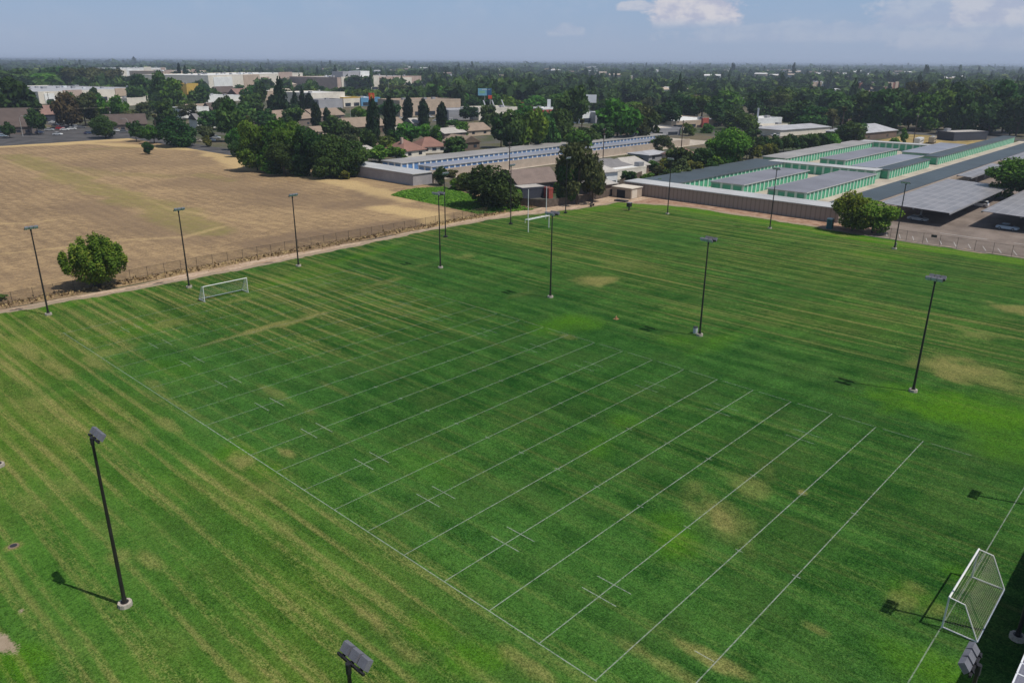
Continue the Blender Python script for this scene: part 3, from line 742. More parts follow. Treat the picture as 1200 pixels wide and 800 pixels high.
o = MB().box(-.03, .03, -.55, .55, 0, .5).build('fence_sign', m_dk, loc=(174.72, 43.2, 1.75)); tag(o, 'small dark sign board on the car park fence', 'sign')

# wooden fence behind the far lawn corner
m_fencewood = M('weathered_boards', (.125, .095, .075), .9, .35, 1.2)
def board_fence(label, pts, h, mat=m_fencewood):
    f = thing('wooden_fence', label, 'fence', (pts[0][0], pts[0][1], 0)); ox, oy = pts[0]
    bd, ps = MB(), MB()
    for (xa, ya), (xb, yb) in zip(pts[:-1], pts[1:]):
        L = math.hypot(xb-xa, yb-ya); n = max(1, round(L/.30)); d = Vector((xb-xa, yb-ya, 0))/L; nn = Vector((-d.y, d.x, 0))
        for i in range(n):
            c = Vector((xa-ox, ya-oy, 0)) + d*((i+.5)*L/n); hh = h+random.uniform(-.07, .05)
            bd.obox(c+Vector((0, 0, hh/2)), d*(L/n*.47), nn*.015, Vector((0, 0, hh/2)))
        for z in (.4, h-.4): ps.obox(Vector(((xa+xb)/2-ox, (ya+yb)/2-oy, z))+nn*.05, d*(L/2), nn*.03, Vector((0, 0, .05)))
    bd.build('boards', mat, f); ps.build('rail', mat, f)
    return f
board_fence('grey brown board fence behind the football uprights and the tall olive tree', [P(602, 240), P(640, 243.5), P(690, 236), P(722, 228.5)], 2.0)

# ------------------------------------------------------------------ shed at the far corner
m_tan = M('tan_siding', (.40, .32, .25), .8, .12, .8); m_cream = M('cream_trim', (.62, .55, .46), .7, .08, 1.)
m_dark = M('dark_opening', (.02, .02, .025), .8); m_glass = M('window_glass', (.035, .045, .06), .12, .2, 1., .6)
r = thing('garden_shed', 'small tan shed with a flat cream roof beside the long storage wall', 'shed', (180.2, 124.3, 0), 0)
MB().box(-2.6, 2.6, -3.2, 3.2, 0, 2.75).build('wall', m_tan, r)
MB().box(-2.8, 2.8, -3.4, 3.4, 2.75, 2.95).build('roof', m_cream, r)
MB().box(-2.64, -2.602, -1.2, 1.6, .1, 2.2).build('door', m_dark, r)
MB().box(-2.2, .2, -3.25, -3.202, .1, 2.4).build('side_door', m_cream, r)

# ------------------------------------------------------------------ storage facilities
def roof_mat(name, col, seam=1.2, along='x', k=.12):
    t = NT(name); p = t.pos()
    n1 = t.noise(p, .08, 4, .6); n2 = t.noise(t.mapped(p, (.1, 1.5, 1) if along == 'x' else (1.5, .1, 1)), 1., 3)
    c = t.mix(t.ramp(t.math('ADD', t.math('MULTIPLY', n1, .6), t.math('MULTIPLY', n2, .4)), .35, .65), mul(col, .82), mul(col, 1.15))
    s = t.n('ShaderNodeSeparateXYZ'); t.l(p, s.inputs[0])
    w = t.math('FRACT', t.math('DIVIDE', s.outputs['Y' if along == 'x' else 'X'], seam))
    c = t.mix(t.math('MULTIPLY', t.math('LESS_THAN', w, .10), .5), c, mul(col, 1+k*5))
    return t.done(t.bsdf(c, .6, .3))
mr_dark = roof_mat('slate_blue_metal_roof', (.066, .086, .100), .9, 'y', -.05)
mr_mid = roof_mat('grey_metal_roof', (.20, .20, .228), .9, 'y', .03)
mr_light = roof_mat('pale_metal_roof', (.44, .44, .44), 1.2, 'y', .03)
mr_blue = roof_mat('blue_grey_metal_roof', (.235, .25, .30), .9, 'y', .03)
mr_grey = roof_mat('weathered_metal_roof', (.30, .285, .275), .9, 'y', .03)
m_rib = NT('brown_ribbed_wall')
_p = m_rib.pos(); _sx = m_rib.n('ShaderNodeSeparateXYZ'); m_rib.l(_p, _sx.inputs[0])
_w = m_rib.math('FRACT', m_rib.math('DIVIDE', m_rib.math('ADD', _sx.outputs['Y'], _sx.outputs['X']), 1.2))
_c = m_rib.mix(m_rib.math('LESS_THAN', _w, .25), (.35, .285, .235), (.25, .195, .16))
_c = m_rib.mix(m_rib.math('MULTIPLY', m_rib.noise(_p, .3, 4), .4), _c, (.33, .27, .23))
m_rib = m_rib.done(m_rib.bsdf(_c, .8, .2))
m_tanblk = M('tan_block_wall', (.44, .36, .29), .9, .12, .25)
m_greyblk = M('grey_block_wall', (.33, .31, .315), .9, .15, .3)
m_mint = M('mint_trim', (.50, .68, .55), .7, .06, 1.); m_green = M('green_roller_door', (.085, .38, .22), .6, .15, .6)
m_white2 = M('white_trim', (.66, .68, .70), .7, .06, 1.); m_bdoor = M('blue_roller_door', (.10, .22, .46), .6, .15, .6)
m_fascia = M('pale_fascia', (.50, .49, .47), .7, .1, .5)
def storage(label, s0, s1, t0, t1, h, roof, faces, door_mat, trim, wall, group, eave=.35, dw=2.6, gaps=(), tilt=0.):
    """row of lock-ups on the building grid; faces lists the sides that carry doors: -y +y -x"""
    g = thing('storage_building', label, 'storage building', ((s0+s1)/2, (t0+t1)/2, 0), 0, group)
    a, b = (s1-s0)/2, (t1-t0)/2
    MB().box(-a, a, -b, b, 0, h).build('wall', wall, g)
    rb = MB()
    rb.sweep_y([(-a-eave, h+.003), (a+eave, h+.003), (a+eave, h+.16), (-a-eave, h+.16)], -b-eave, b+eave)
    if tilt:
        rb = MB().add([(-a-eave, -b-eave, h), (a+eave, -b-eave, h), (a+eave, b+eave, h+tilt), (-a-eave, b+eave, h+tilt),
                       (-a-eave, -b-eave, h+.16), (a+eave, -b-eave, h+.16), (a+eave, b+eave, h+tilt+.16), (-a-eave, b+eave, h+tilt+.16)],
                      [(3, 2, 1, 0), (4, 5, 6, 7), (0, 1, 5, 4), (1, 2, 6, 5), (2, 3, 7, 6), (3, 0, 4, 7)])
    rb.build('roof', roof, g)
    fb = MB(); z0, z1 = h-.12, h-.002
    for yy in (-b-eave-.03, b+eave+.03): fb.box(-a-eave, a+eave, yy-.025, yy+.025, z0+.1, h+.19)
    for xx in (-a-eave-.03, a+eave+.03): fb.box(xx-.025, xx+.025, -b-eave, b+eave, z0+.1, h+.19)
    fb.build('fascia', m_fascia if roof is not mr_dark else m_house, g)
    nd = 0; nt_ = 0; tb = MB(); extra = MB()
    for fc in faces:
        L = 2*a if fc[1] == 'y' else 2*b
        n = max(1, int(L/dw)); u = L/n
        for k in range(n):
            c = -L/2 + (k+.5)*u; hw = u/2-.42
            if fc == '-y': bx = (c-hw, c+hw, -b-.045, -b-.003, .05, h-.55); tx = (c-u/2-.34, c-u/2+.34, -b-.16, -b-.002, 0, h-.05)
            elif fc == '+y': bx = (c-hw, c+hw, b+.003, b+.045, .05, h-.55); tx = (c-u/2-.34, c-u/2+.34, b+.002, b+.16, 0, h-.05)
            else: bx = (-a-.045, -a-.003, c-hw, c+hw, .05, h-.55); tx = (-a-.16, -a-.002, c-u/2-.34, c-u/2+.34, 0, h-.05)
            if nd < 96: MB().box(*bx).build('door', door_mat, g); nd += 1
            else: extra.box(*bx)
            if nt_ < 99: MB().box(*tx).build('door_frame', trim, g); nt_ += 1
            else: tb.box(*tx)
    if tb.v: tag(tb.build('door_frame', trim, g), kind='stuff')
    if extra.v: tag(extra.build('door', door_mat, g), kind='stuff')
    return g
GG = 'green doored storage rows'
m_gwall = M('mint_panel_wall', (.23, .42, .31), .8, .08, 1.)
storage('long low storage building with brown ribbed back wall facing the lawn', 184.6, 191.2, 66.8, 128.2, 3.35, mr_light, [], m_green, m_mint, m_rib, GG, .25, tilt=.1)
storage('long dark roofed green door row along the left edge of the green facility', 194, 268, 117.3, 129, 2.9, mr_dark, ['-y'], m_green, m_mint, m_gwall, GG)
storage('left one of two short grey roofed green door rows behind the brown wall', 205.6, 250, 102.2, 112.4, 2.9, mr_mid, ['-y', '-x'], m_green, m_mint, m_gwall, GG)
storage('nearest grey roofed green door row, right of its twin behind the brown wall', 204.8, 257.5, 83.6, 94.4, 2.9, mr_mid, ['-y', '-x'], m_green, m_mint, m_gwall, GG)
storage('pale roofed cross row of green doors closing the first storage yard', 264.5, 270.5, 86.5, 122.5, 3.0, mr_light, ['-x'], m_green, m_mint, m_gwall, GG)
storage('pale blue grey roofed row just past the pale cross row, right of the yard', 272.2, 322, 88.9, 96.6, 3.0, mr_blue, [], m_green, m_mint, m_gwall, GG)
storage('grey roofed green door row standing alone in the middle of the far yard', 287, 343, 104.6, 113.6, 2.9, mr_mid, ['-y', '-x'], m_green, m_mint, m_gwall, GG)
storage('grey roofed green door row along the hedge at the left of the far yard', 277, 366, 122.6, 131, 2.9, mr_grey, ['-y'], m_green, m_mint, m_gwall, GG)
storage('pale roofed row closing the far end of the green storage yards', 366.6, 372.2, 100.2, 128, 3.0, mr_light, ['-x'], m_green, m_mint, m_gwall, GG)
storage('square blue grey roofed building at the far right of the green rows', 330.2, 381.5, 89.2, 98.8, 3.2, mr_blue, [], m_green, m_mint, m_gwall, GG)
storage('shorter dark roofed row with green doors facing the long driveway', 271, 314, 84.0, 88.3, 2.9, mr_dark, ['-y', '-x'], m_green, m_mint, m_gwall, GG, .3)
storage('longest dark roofed row with green doors at the far end of the driveway', 324, 448, 84.0, 88.6, 2.9, mr_dark, ['-y', '-x'], m_green, m_mint, m_gwall, GG, .3)
storage('very long slate roofed building along the car park, back wall to the carports', 194.5, 430, 65.4, 73.0, 2.9, mr_dark, ['+y'], m_green, m_mint, m_tanblk, GG, .2, 3.4)
MB_ = MB().box(192, 430, 64.35, 64.6, 0, 3.1).box(430.1, 430.4, 64.35, 73, 0, 3.0)
o = MB_.build('boundary_wall', m_tanblk); tag(o, 'low tan block wall between the slate roofed row and the carports', 'wall')
GB = 'blue doored storage rows'
m_bwall = M('pale_blue_wall', (.30, .38, .48), .8, .08, 1.)
storage('pale flat roofed storage building with a grey block wall facing the dry field', 150.4, 158, 181.6, 215.0, 3.4, mr_light, [], m_bdoor, m_white2, m_greyblk, GB, .25, tilt=.1)
storage('rear one of two long grey roofed rows with blue doors', 167, 330, 207.6, 217.8, 3.0, mr_grey, ['-y', '-x'], m_bdoor, m_white2, m_bwall, GB)
storage('front one of two long grey roofed rows with blue doors', 168, 312, 193.4, 199.6, 3.0, mr_blue, ['-y', '-x'], m_bdoor, m_white2, m_bwall, GB)
o = MB().box(159, 320, 187.7, 188.0, 0, 2.9).box(158.7, 159, 181.6, 188, 0, 2.9).build('boundary_wall', m_tanblk)
tag(o, 'long tan block wall in front of the blue doored storage rows', 'wall')

# ------------------------------------------------------------------ carports and the near solar canopy
t = NT('carport_panel_roof'); p = t.pos(); s = t.n('ShaderNodeSeparateXYZ'); t.l(p, s.inputs[0])
fy = t.math('FRACT', t.math('DIVIDE', s.outputs['Y'], 2.02)); fx = t.math('FRACT', t.math('DIVIDE', s.outputs['X'], 1.02))
seam = t.math('LESS_THAN', fy, .075); seam2 = t.math('MULTIPLY', t.math('LESS_THAN', fx, .05), .10)
n = t.noise(p, .25, 4)
c = t.mix(t.ramp(n, .35, .65), (.20, .193, .20), (.265, .252, .258))
c = t.mix(t.math('MAXIMUM', seam, seam2), c, (.36, .345, .35))
MAT_CARP = t.done(t.bsdf(c, .42, .5))
m_steel = M('galvanised_steel', (.33, .33, .34), .5, .12, .6, .5, .2); m_soff = M('carport_underside', (.16, .155, .15), .8)
def carport(label, s0, s1, t0, t1, z, tilt=.5, ncol=4):
    g = thing('solar_carport', label, 'carport', ((s0+s1)/2, (t0+t1)/2, 0), 0, 'solar carports over the parking bays')
    a, b = (s1-s0)/2, (t1-t0)/2; k = tilt/2
    def zz(y): return z + k*y/b
    MB().add([(-a, -b, zz(-b)), (a, -b, zz(-b)), (a, b, zz(b)), (-a, b, zz(b)), (-a, -b, zz(-b)+.12), (a, -b, zz(-b)+.12), (a, b, zz(b)+.12), (-a, b, zz(b)+.12)],
             [(3, 2, 1, 0), (4, 5, 6, 7), (0, 1, 5, 4), (1, 2, 6, 5), (2, 3, 7, 6), (3, 0, 4, 7)]).build('roof', MAT_CARP, g)
    fr = MB()
    for yy in (-b, 0, b): fr.box(-a+.1, a-.1, yy-.1, yy+.1, zz(yy)-.32, zz(yy)-.02)
    fr.build('beam', m_steel, g)
    for i in range(ncol):
        x = -a + 2*a*(i+.5)/ncol
        MB().box(x-.16, x+.16, -.16, .16, 0, z-.3).build('column', m_steel, g)
        MB().add([(x-.1, -b+.3, zz(-b)-.34), (x+.1, -b+.3, zz(-b)-.34), (x+.1, b-.3, zz(b)-.34), (x-.1, b-.3, zz(b)-.34), (x-.1, -b+.3, zz(-b)-.62), (x+.1, -b+.3, zz(-b)-.62), (x+.1, b-.3, zz(b)-.62), (x-.1, b-.3, zz(b)-.62)],
                 [(0, 1, 2, 3), (7, 6, 5, 4), (0, 4, 5, 1), (1, 5, 6, 2), (2, 6, 7, 3), (3, 7, 4, 0)]).build('arm', m_steel, g)
    return g
carport('large grey panel carport nearest the tree at right, white cars in its shade', 197.5, 255.5, 46.6, 62.4, 3.5)
carport('grey panel carport cut by the right edge, nearest the chain link fence', 203.0, 262, 25.5, 41.4, 3.5)
carport('narrow grey panel carport alongside the slate roofed row, beyond the largest one', 268.5, 311, 59.4, 67.4-4, 3.3, .3)
carport('farthest grey panel carport, right of the slate roofed row', 325, 372, 58.0, 63.8, 3.3, .3)
carport('grey panel carport half hidden behind the green tree at the right edge', 285, 340, 36, 50, 3.4)
# near canopy: framed panels on steel, mostly outside the frame; its shade falls across the near goal
t = NT('solar_cell_glass'); p = t.pos(); s = t.n('ShaderNodeSeparateXYZ'); t.l(p, s.inputs[0])
fx = t.math('FRACT', t.math('DIVIDE', s.outputs['X'], .26)); fy = t.math('FRACT', t.math('DIVIDE', s.outputs['Y'], .26))
ln = t.math('MAXIMUM', t.math('LESS_THAN', fx, .07), t.math('LESS_THAN', fy, .07))
MAT_PV = t.done(t.bsdf(t.mix(ln, (.15, .15, .185), (.22, .22, .25)), .35, .5))
g = thing('solar_canopy', 'tall solar panel canopy at the lower right corner with white framed panels', 'solar canopy', (57, -3.2, 0), 0)
a, b, z = 23.0, 5.45, 5.8
MB().box(-a, a, -b+.06, b-.06, z-.28, z-.08).build('deck', m_soff, g)
pv, pf = MB(), MB()
nx, ny = 46, 6
for i in range(nx):
    for j in range(ny):
        x0, y0 = -a+2*a*i/nx, -b+2*b*j/ny
        pv.box(x0+.04, x0+2*a/nx-.04, y0+.04, y0+2*b/ny-.04, z-.075, z)
for i in range(nx+1):
    x = -a+2*a*i/nx; pf.box(x-.04, x+.04, -b, b, z-.07, z+.015)
for j in range(ny+1):
    y = -b+2*b*j/ny
    for i in range(nx): x = -a+2*a*i/nx; pf.box(x+.0402, x+2*a/nx-.0402, y-.04, y+.04, z-.07, z+.015)
pv.build('panel', MAT_PV, g); pf.build('panel_frame', m_white2, g)
for i in range(5):
    x = -a+2*a*(i+.5)/5
    MB().box(x-.2, x+.2, -.2, .2, 0, z-.6).build('column', m_steel, g); MB().box(x-.12, x+.12, -b+.4, b-.4, z-.6, z-.29).build('arm', m_steel, g)
# ------------------------------------------------------------------ houses, stores and yards placed from their walls' feet
CLEAR = []        # picture rectangles that must stay visible, with the depth of what shows there
FOOT = []         # footprints nothing may grow through: centre, half sizes, angle
def frame(u0, v0, u1, v1):
    x0, y0 = P(u0, v0); x1, y1 = P(u1, v1)
    a = math.atan2(y1-y0, x1-x0); return x0, y0, x1, y1, math.hypot(x1-x0, y1-y0), a
def note(u0, u1, vt, vb, x, y): CLEAR.append((min(u0, u1), vt, max(u0, u1), vb, math.hypot(x, y)))
PALETTE = {}
def colmat(kind, name, col, **k):
    if (kind, name) not in PALETTE: PALETTE[(kind, name)] = M(name + '_' + kind, col, **k)
    return PALETTE[(kind, name)]
def WALL(n): return colmat('wall', n, dict(cream=(.74, .68, .58), white=(.80, .80, .78), tan=(.50, .39, .295), pink=(.48, .36, .30), brown=(.16, .115, .09), grey=(.34, .34, .36), blue=(.12, .30, .50), dark=(.05, .055, .075), yellow=(.55, .36, .07), red=(.40, .09, .07), grey_brown=(.20, .155, .13), rust=(.30, .12, .08))[n], rough=.85, var=.12, scale=.2)
def ROOF(n): return colmat('roof', n, dict(dusty=(.19, .145, .125), brown=(.10, .075, .065), tan=(.27, .205, .155), terracotta=(.24, .13, .10), grey=(.20, .19, .19), white=(.68, .67, .65), pink=(.24, .145, .12), pale=(.42, .39, .355), dark=(.075, .07, .075), cream=(.56, .50, .42), silver=(.38, .38, .40), red=(.34, .08, .05))[n], rough=.85, var=.16, scale=.35)
m_win = M('dark_window', (.03, .04, .055), .15, .2, .5, .6)
def store(label, u0, v0, u1, v1, vt, depth, wall, roof, cat='store', group=None, parapet=.6, band=None, extras=(), shop=True, vis=True):
    """flat roofed building: front wall from image foot (u0,v0) to (u1,v1), top at row vt"""
    x0, y0, x1, y1, L, a = frame(u0, v0, u1, v1)
    h = max(2.8, height_at(x0, y0, vt))
    g = thing('store_building', label, cat, (x0, y0, 0), a, group)
    MB().box(0, L, 0, depth, 0, h).build('wall', WALL(wall), g)
    MB().box(.35, L-.35, .35, depth-.35, h+.003, h+.06).build('roof', ROOF(roof), g)
    pb = MB()
    for q in ((-.05, L+.05, -.05, .30), (-.05, L+.05, depth-.30, depth+.05), (-.05, .30, .31, depth-.31), (L-.30, L+.05, .31, depth-.31)):
        pb.box(q[0], q[1], q[2], q[3], h-.4, h+parapet)
    pb.build('parapet', WALL(band or wall), g)
    if shop:
        n = max(1, int(L/9))
        for k in range(min(n, 14)):
            c = (k+.5)*L/n
            MB().box(c-L/n*.32, c+L/n*.32, -.06, -.004, .3, min(3.0, h*.55)).build('window', m_win, g)
    for k in range(int(L/15)):   # rooftop plant
        px = random.uniform(.12, .88)*L; py = random.uniform(.25, .8)*depth
        MB().box(px-1.3, px+1.3, py-1, py+1, h+.06, h+1.4).build('rooftop_unit', m_steel, g)
    for e in extras: e(g, L, depth, h)
    if L > 55:      # long fronts step in and out, each bay a little different
        rb = random.Random(int(u0*10)); xx = L*.04
        while xx < L*.92:
            bw = rb.uniform(.07, .17)*L; hb = h*rb.uniform(.72, 1.18)
            MB().box(xx, min(L*.98, xx+bw), -.7, -.06, 0, hb).build('front_bay', WALL(rb.choice(('cream', 'white', 'tan', 'pink', 'cream'))), g)
            MB().box(xx+bw*.2, min(L*.97, xx+bw*.8), -.78, -.705, .3, min(3.6, hb*.45)).build('window', m_win, g)
            xx += bw + rb.uniform(.02, .12)*L
        for k in range(9):
            px = rb.uniform(.04, .94)*L; py = rb.uniform(.08, .9)*depth; q = rb.uniform(1., 2.6)
            MB().box(px-q, px+q, py-q*.7, py+q*.7, h+.06, h+rb.uniform(1.2, 2.6)).build('rooftop_unit', m_white2 if k % 2 else m_steel, g)
    if vis: note(u0, u1, vt-1, max(v0, v1) - .45*(max(v0, v1)-vt), x0, y0)
    FOOT.append((x0, y0, L, depth, a))
    return g
def house(label, u0, v0, u1, v1, ve, vr, depth, wall, roof, cat='house', hip=0., group=None, win=3, chimney=False, ridge='x', over=.5, vis=True, garage=False):
    x0, y0, x1, y1, L, a = frame(u0, v0, u1, v1)
    he = max(2.4, height_at(x0, y0, ve))
    xm, ym = (x0+x1)/2 - math.sin(a)*depth/2, (y0+y1)/2 + math.cos(a)*depth/2
    hr = min(he + .5*min(L, depth), max(he+1.0, height_at(xm, ym, vr)))
    g = thing('house', label, cat, (x0, y0, 0), a, group)
    wb = MB().box(0, L, 0, depth, 0, he)
    th = .18; o = over
    rb = MB()
    if ridge == 'x':
        i = hip*depth/2
        A = [(-o, -o, he), (L+o, -o, he), (L+o, depth+o, he), (-o, depth+o, he)]; r0, r1 = (i-o if hip else -o, depth/2, hr), (L-i+o if hip else L+o, depth/2, hr)
        if not hip: wb.add([(0, 0, he), (0, depth, he), (0, depth/2, hr-.1), (L, 0, he), (L, depth, he), (L, depth/2, hr-.1)], [(0, 2, 1), (3, 4, 5)])
        up = lambda q: (q[0], q[1], q[2]+th)
        vs = A + [r0, r1]; vs = vs + [up(q) for q in vs]
        rb.add(vs, [(6, 7, 11, 10), (7, 8, 11), (8, 9, 10, 11), (9, 6, 10), (1, 0, 4, 5), (2, 1, 5), (3, 2, 5, 4), (0, 3, 4), (0, 1, 7, 6), (1, 2, 8, 7), (2, 3, 9, 8), (3, 0, 6, 9)])
    else:
        A = [(-o, -o, he), (L+o, -o, he), (L+o, depth+o, he), (-o, depth+o, he)]; i = hip*L/2
        r0, r1 = (L/2, i-o if hip else -o, hr), (L/2, depth-i+o if hip else depth+o, hr)
        if not hip: wb.add([(0, 0, he), (L, 0, he), (L/2, 0, hr-.1), (0, depth, he), (L, depth, he), (L/2, depth, hr-.1)], [(0, 1, 2), (3, 5, 4)])
        vs = A + [r0, r1]; vs = vs + [(q[0], q[1], q[2]+th) for q in vs]
        rb.add(vs, [(7, 8, 11, 10), (9, 6, 10, 11), (6, 7, 10), (8, 9, 11), (2, 1, 4, 5), (0, 3, 5, 4), (1, 0, 4), (3, 2, 5), (0, 1, 7, 6), (1, 2, 8, 7), (2, 3, 9, 8), (3, 0, 6, 9)])
    wb.build('wall', WALL(wall), g)
    ro = rb.build('roof', ROOF(roof), g)
    if chimney: MB().box(L*.3-.5, L*.3+.5, depth*.4-.4, depth*.4+.4, he, hr+1.1).build('chimney', WALL('pink'), ro)
    for k in range(win):
        c = (k+.5)*L/win; ww = min(.9, L/win*.3)
        MB().box(c-ww, c+ww, -.05, -.004, .9, min(2.1, he-.35)).build('window', m_win, g)
    if garage: MB().box(L*.62, L*.92, -.07, -.006, .05, 2.2).build('garage_door', WALL('cream'), g)
    if vis: note(u0, u1, vr-1, max(v0, v1) - .5*(max(v0, v1)-vr), x0, y0)
    FOOT.append((x0, y0, L, depth, a))
    return g

# -- left: beyond the dry field
house('big brown gable roofed hall at the far left edge behind the dry field', -14, 158.5, 38, 157, 150, 127, 26, 'grey_brown', 'brown', 'hall', win=5)
house('pinkish tiled roof house between two dark trees behind the left car park', 50, 143, 71, 142, 135, 121, 16, 'dark', 'pink', win=2)
house('long brown roofed low building behind the right end of the left car park', 124, 155, 173, 153.5, 147, 134, 16, 'grey_brown', 'brown', 'hall', win=6)
store('very long white warehouse with pale grey roof behind the left car park trees', 47, 122, 184, 115.5, 108.5, 150, 'cream', 'silver', 'warehouse', shop=False)
store('cream flat roofed annex standing in front of the long white warehouse', 150, 124, 172, 122.5, 116, 18, 'cream', 'cream', shop=False)
store('low white topped store far off, just left of the two thin dark spires', 141, 93, 196, 91.5, 80.5, 60, 'white', 'white', shop=False)
store('tan flat store behind the two thin dark spires', 193, 98, 243, 96, 84, 60, 'tan', 'pale', shop=False)
store('bright cream superstore, the longest pale block near the horizon at left', 246, 108, 356, 101, 89, 90, 'cream', 'white', shop=False)
store('small dark blue grey block in front of the left end of the cream superstore', 244, 98.5, 259, 98, 89, 20, 'grey', 'grey', shop=False)
store('dark blue box store in front of the middle of the cream superstore', 271, 99, 287, 98.5, 90.5, 20, 'dark', 'dark', shop=False)
store('yellow fronted shop between the dark trees left of the cream superstore', 220, 113, 234, 112, 99, 16, 'yellow', 'tan')
store('dark navy shop next to the yellow fronted one', 208, 113, 219.5, 112.6, 100, 16, 'dark', 'dark')
store('long pink brown department store with a white roof box near the horizon', 396, 107, 494, 103, 91.5, 80, 'pink', 'pale', shop=False,
      extras=[lambda g, L, d, h: MB().box(L*.14, L*.32, 12, 30, h+.06, h+7).build('roof_box', WALL('grey'), g), lambda g, L, d, h: MB().box(L*.32+.1, L*.44, 10, 30, h+.06, h+7.5).build('roof_box', WALL('white'), g)])
store('dark navy wing at the left end of the pink brown department store', 376, 106, 395.6, 106, 92, 50, 'dark', 'pale', shop=False)
store('white flat roofed shop row behind the conifers, left of the orange sign', 366, 127, 405, 125, 110, 40, 'cream', 'white')
store('pale yellow fronted shop just left of the orange sign', 403, 125.5, 423, 124.5, 115, 26, 'cream', 'white', band='yellow')
store('bright blue fronted shop beneath the orange sign', 423.5, 124.6, 446, 123.8, 115.5, 24, 'blue', 'white', band='blue')
store('grey roofed shed in front of the white flat roofed shop row', 374, 128.5, 402, 127, 118, 16, 'grey', 'grey', shop=False)
store('tan fascia shop row with dark windows behind the cypress row', 469, 137, 540, 134, 119, 30, 'tan', 'tan', band='tan')
store('low grey walled unit right of the tan fascia shop row', 526, 141, 563, 140, 130, 22, 'grey', 'silver', shop=False)
store('cream block shop with three white sloping fins on its roof', 561, 141, 606, 139, 128, 22, 'cream', 'pale', shop=False,
      extras=[lambda g, L, d, h: [MB().add([(L*f, 3, h+.6), (L*f+.7, 3, h+.6), (L*f-1.6, 3, h+5.2), (L*f-2.1, 3, h+5.2), (L*f, 3.6, h+.6), (L*f+.7, 3.6, h+.6), (L*f-1.6, 3.6, h+5.2), (L*f-2.1, 3.6, h+5.2)], [(0, 1, 2, 3), (7, 6, 5, 4), (0, 4, 5, 1), (1, 5, 6, 2), (2, 6, 7, 3), (3, 7, 4, 0)]).build('fin', m_white2, g) for f in (.25, .47, .72)]])
store('red and white fronted drive in diner among the trees behind the blue rows', 636, 139, 656, 138, 128, 14, 'red', 'white', band='white')
store('white flat roofed shop under the blank white billboard', 680, 145, 697, 144, 133, 16, 'white', 'white')
store('grey blue shop right of the one under the blank white billboard', 697.5, 145, 708, 144.6, 133, 16, 'grey', 'silver')
store('pale roofed commercial block with dark wall at the far end of the blue rows', 762, 160, 797, 158.5, 152, 22, 'grey', 'cream')
store('long white roofed shop row in the gap left of the white tower', 786, 151, 848, 147.5, 143.5, 34, 'tan', 'white')
store('small red fronted shop in the middle of the long white shop row', 823, 149.6, 830, 149.2, 140, 1.2, 'red', 'white')
store('pale flat shop set back behind the long white shop row', 797, 137.5, 818, 137, 129.5, 14, 'cream', 'cream')
store('white garage building beside the tall white tower sign', 887, 153, 915, 151.5, 140, 14, 'white', 'white')
store('cream lean-to in front of the white garage building', 892, 156.5, 922, 155, 148, 6, 'cream', 'cream')
house('long pale metal shed behind the dark hedge of the green storage', 914, 160, 972, 155.5, 153, 146.5, 20, 'cream', 'silver', 'shed', hip=.4, win=0)
house('grey roofed brown walled building beside the golden vacant lot', 1006, 165.5, 1050, 161, 157, 146, 18, 'brown', 'silver', 'building', hip=.8, win=2)
store('long rust red school block far off in the right hand trees', 1006, 108, 1052, 107, 98, 30, 'rust', 'tan', 'school')
store('pale block far off left of the rust red school block', 950, 104.5, 980, 104, 97, 24, 'tan', 'tan', shop=False)
# -- centre: houses between the trees
house('large tan roofed house behind the left conifers, left of the cypress row', 327, 151, 368, 147, 142, 129, 18, 'grey_brown', 'tan', win=3)
house('tan roofed house with white vents, right neighbour of the large tan roofed one', 369, 143, 404, 140.5, 137, 127.5, 16, 'grey_brown', 'tan', win=3)
house('tan roofed house partly hidden behind the two leftmost cypresses', 408, 158, 450, 155, 150, 138, 16, 'brown', 'tan', win=3)
house('terracotta hip roofed house just behind the pale storage roof', 474, 186, 499, 183, 178, 164, 12, 'cream', 'terracotta', hip=1., win=2, chimney=True)
house('long terracotta roofed house right of the hip roofed terracotta one', 495, 180, 523, 178.5, 173, 161, 13, 'cream', 'terracotta', hip=.7, win=3)
house('brown gabled house with white eaves above the left end of the blue rows', 541, 177, 562, 175, 168, 158.5, 12, 'brown', 'tan', win=2, ridge='y')
house('tan roofed house in front of the cream block shop', 548, 160, 575, 158, 154, 144.5, 13, 'tan', 'tan', win=2)
house('low grey flat roofed house in the trees left of the pale storage roof', 416, 186, 440, 183, 179, 172, 10, 'brown', 'pale', win=2)
house('tan roofed bungalow behind the rightmost cypress', 521, 163, 546, 161, 157, 150, 12, 'grey_brown', 'pale', win=2)

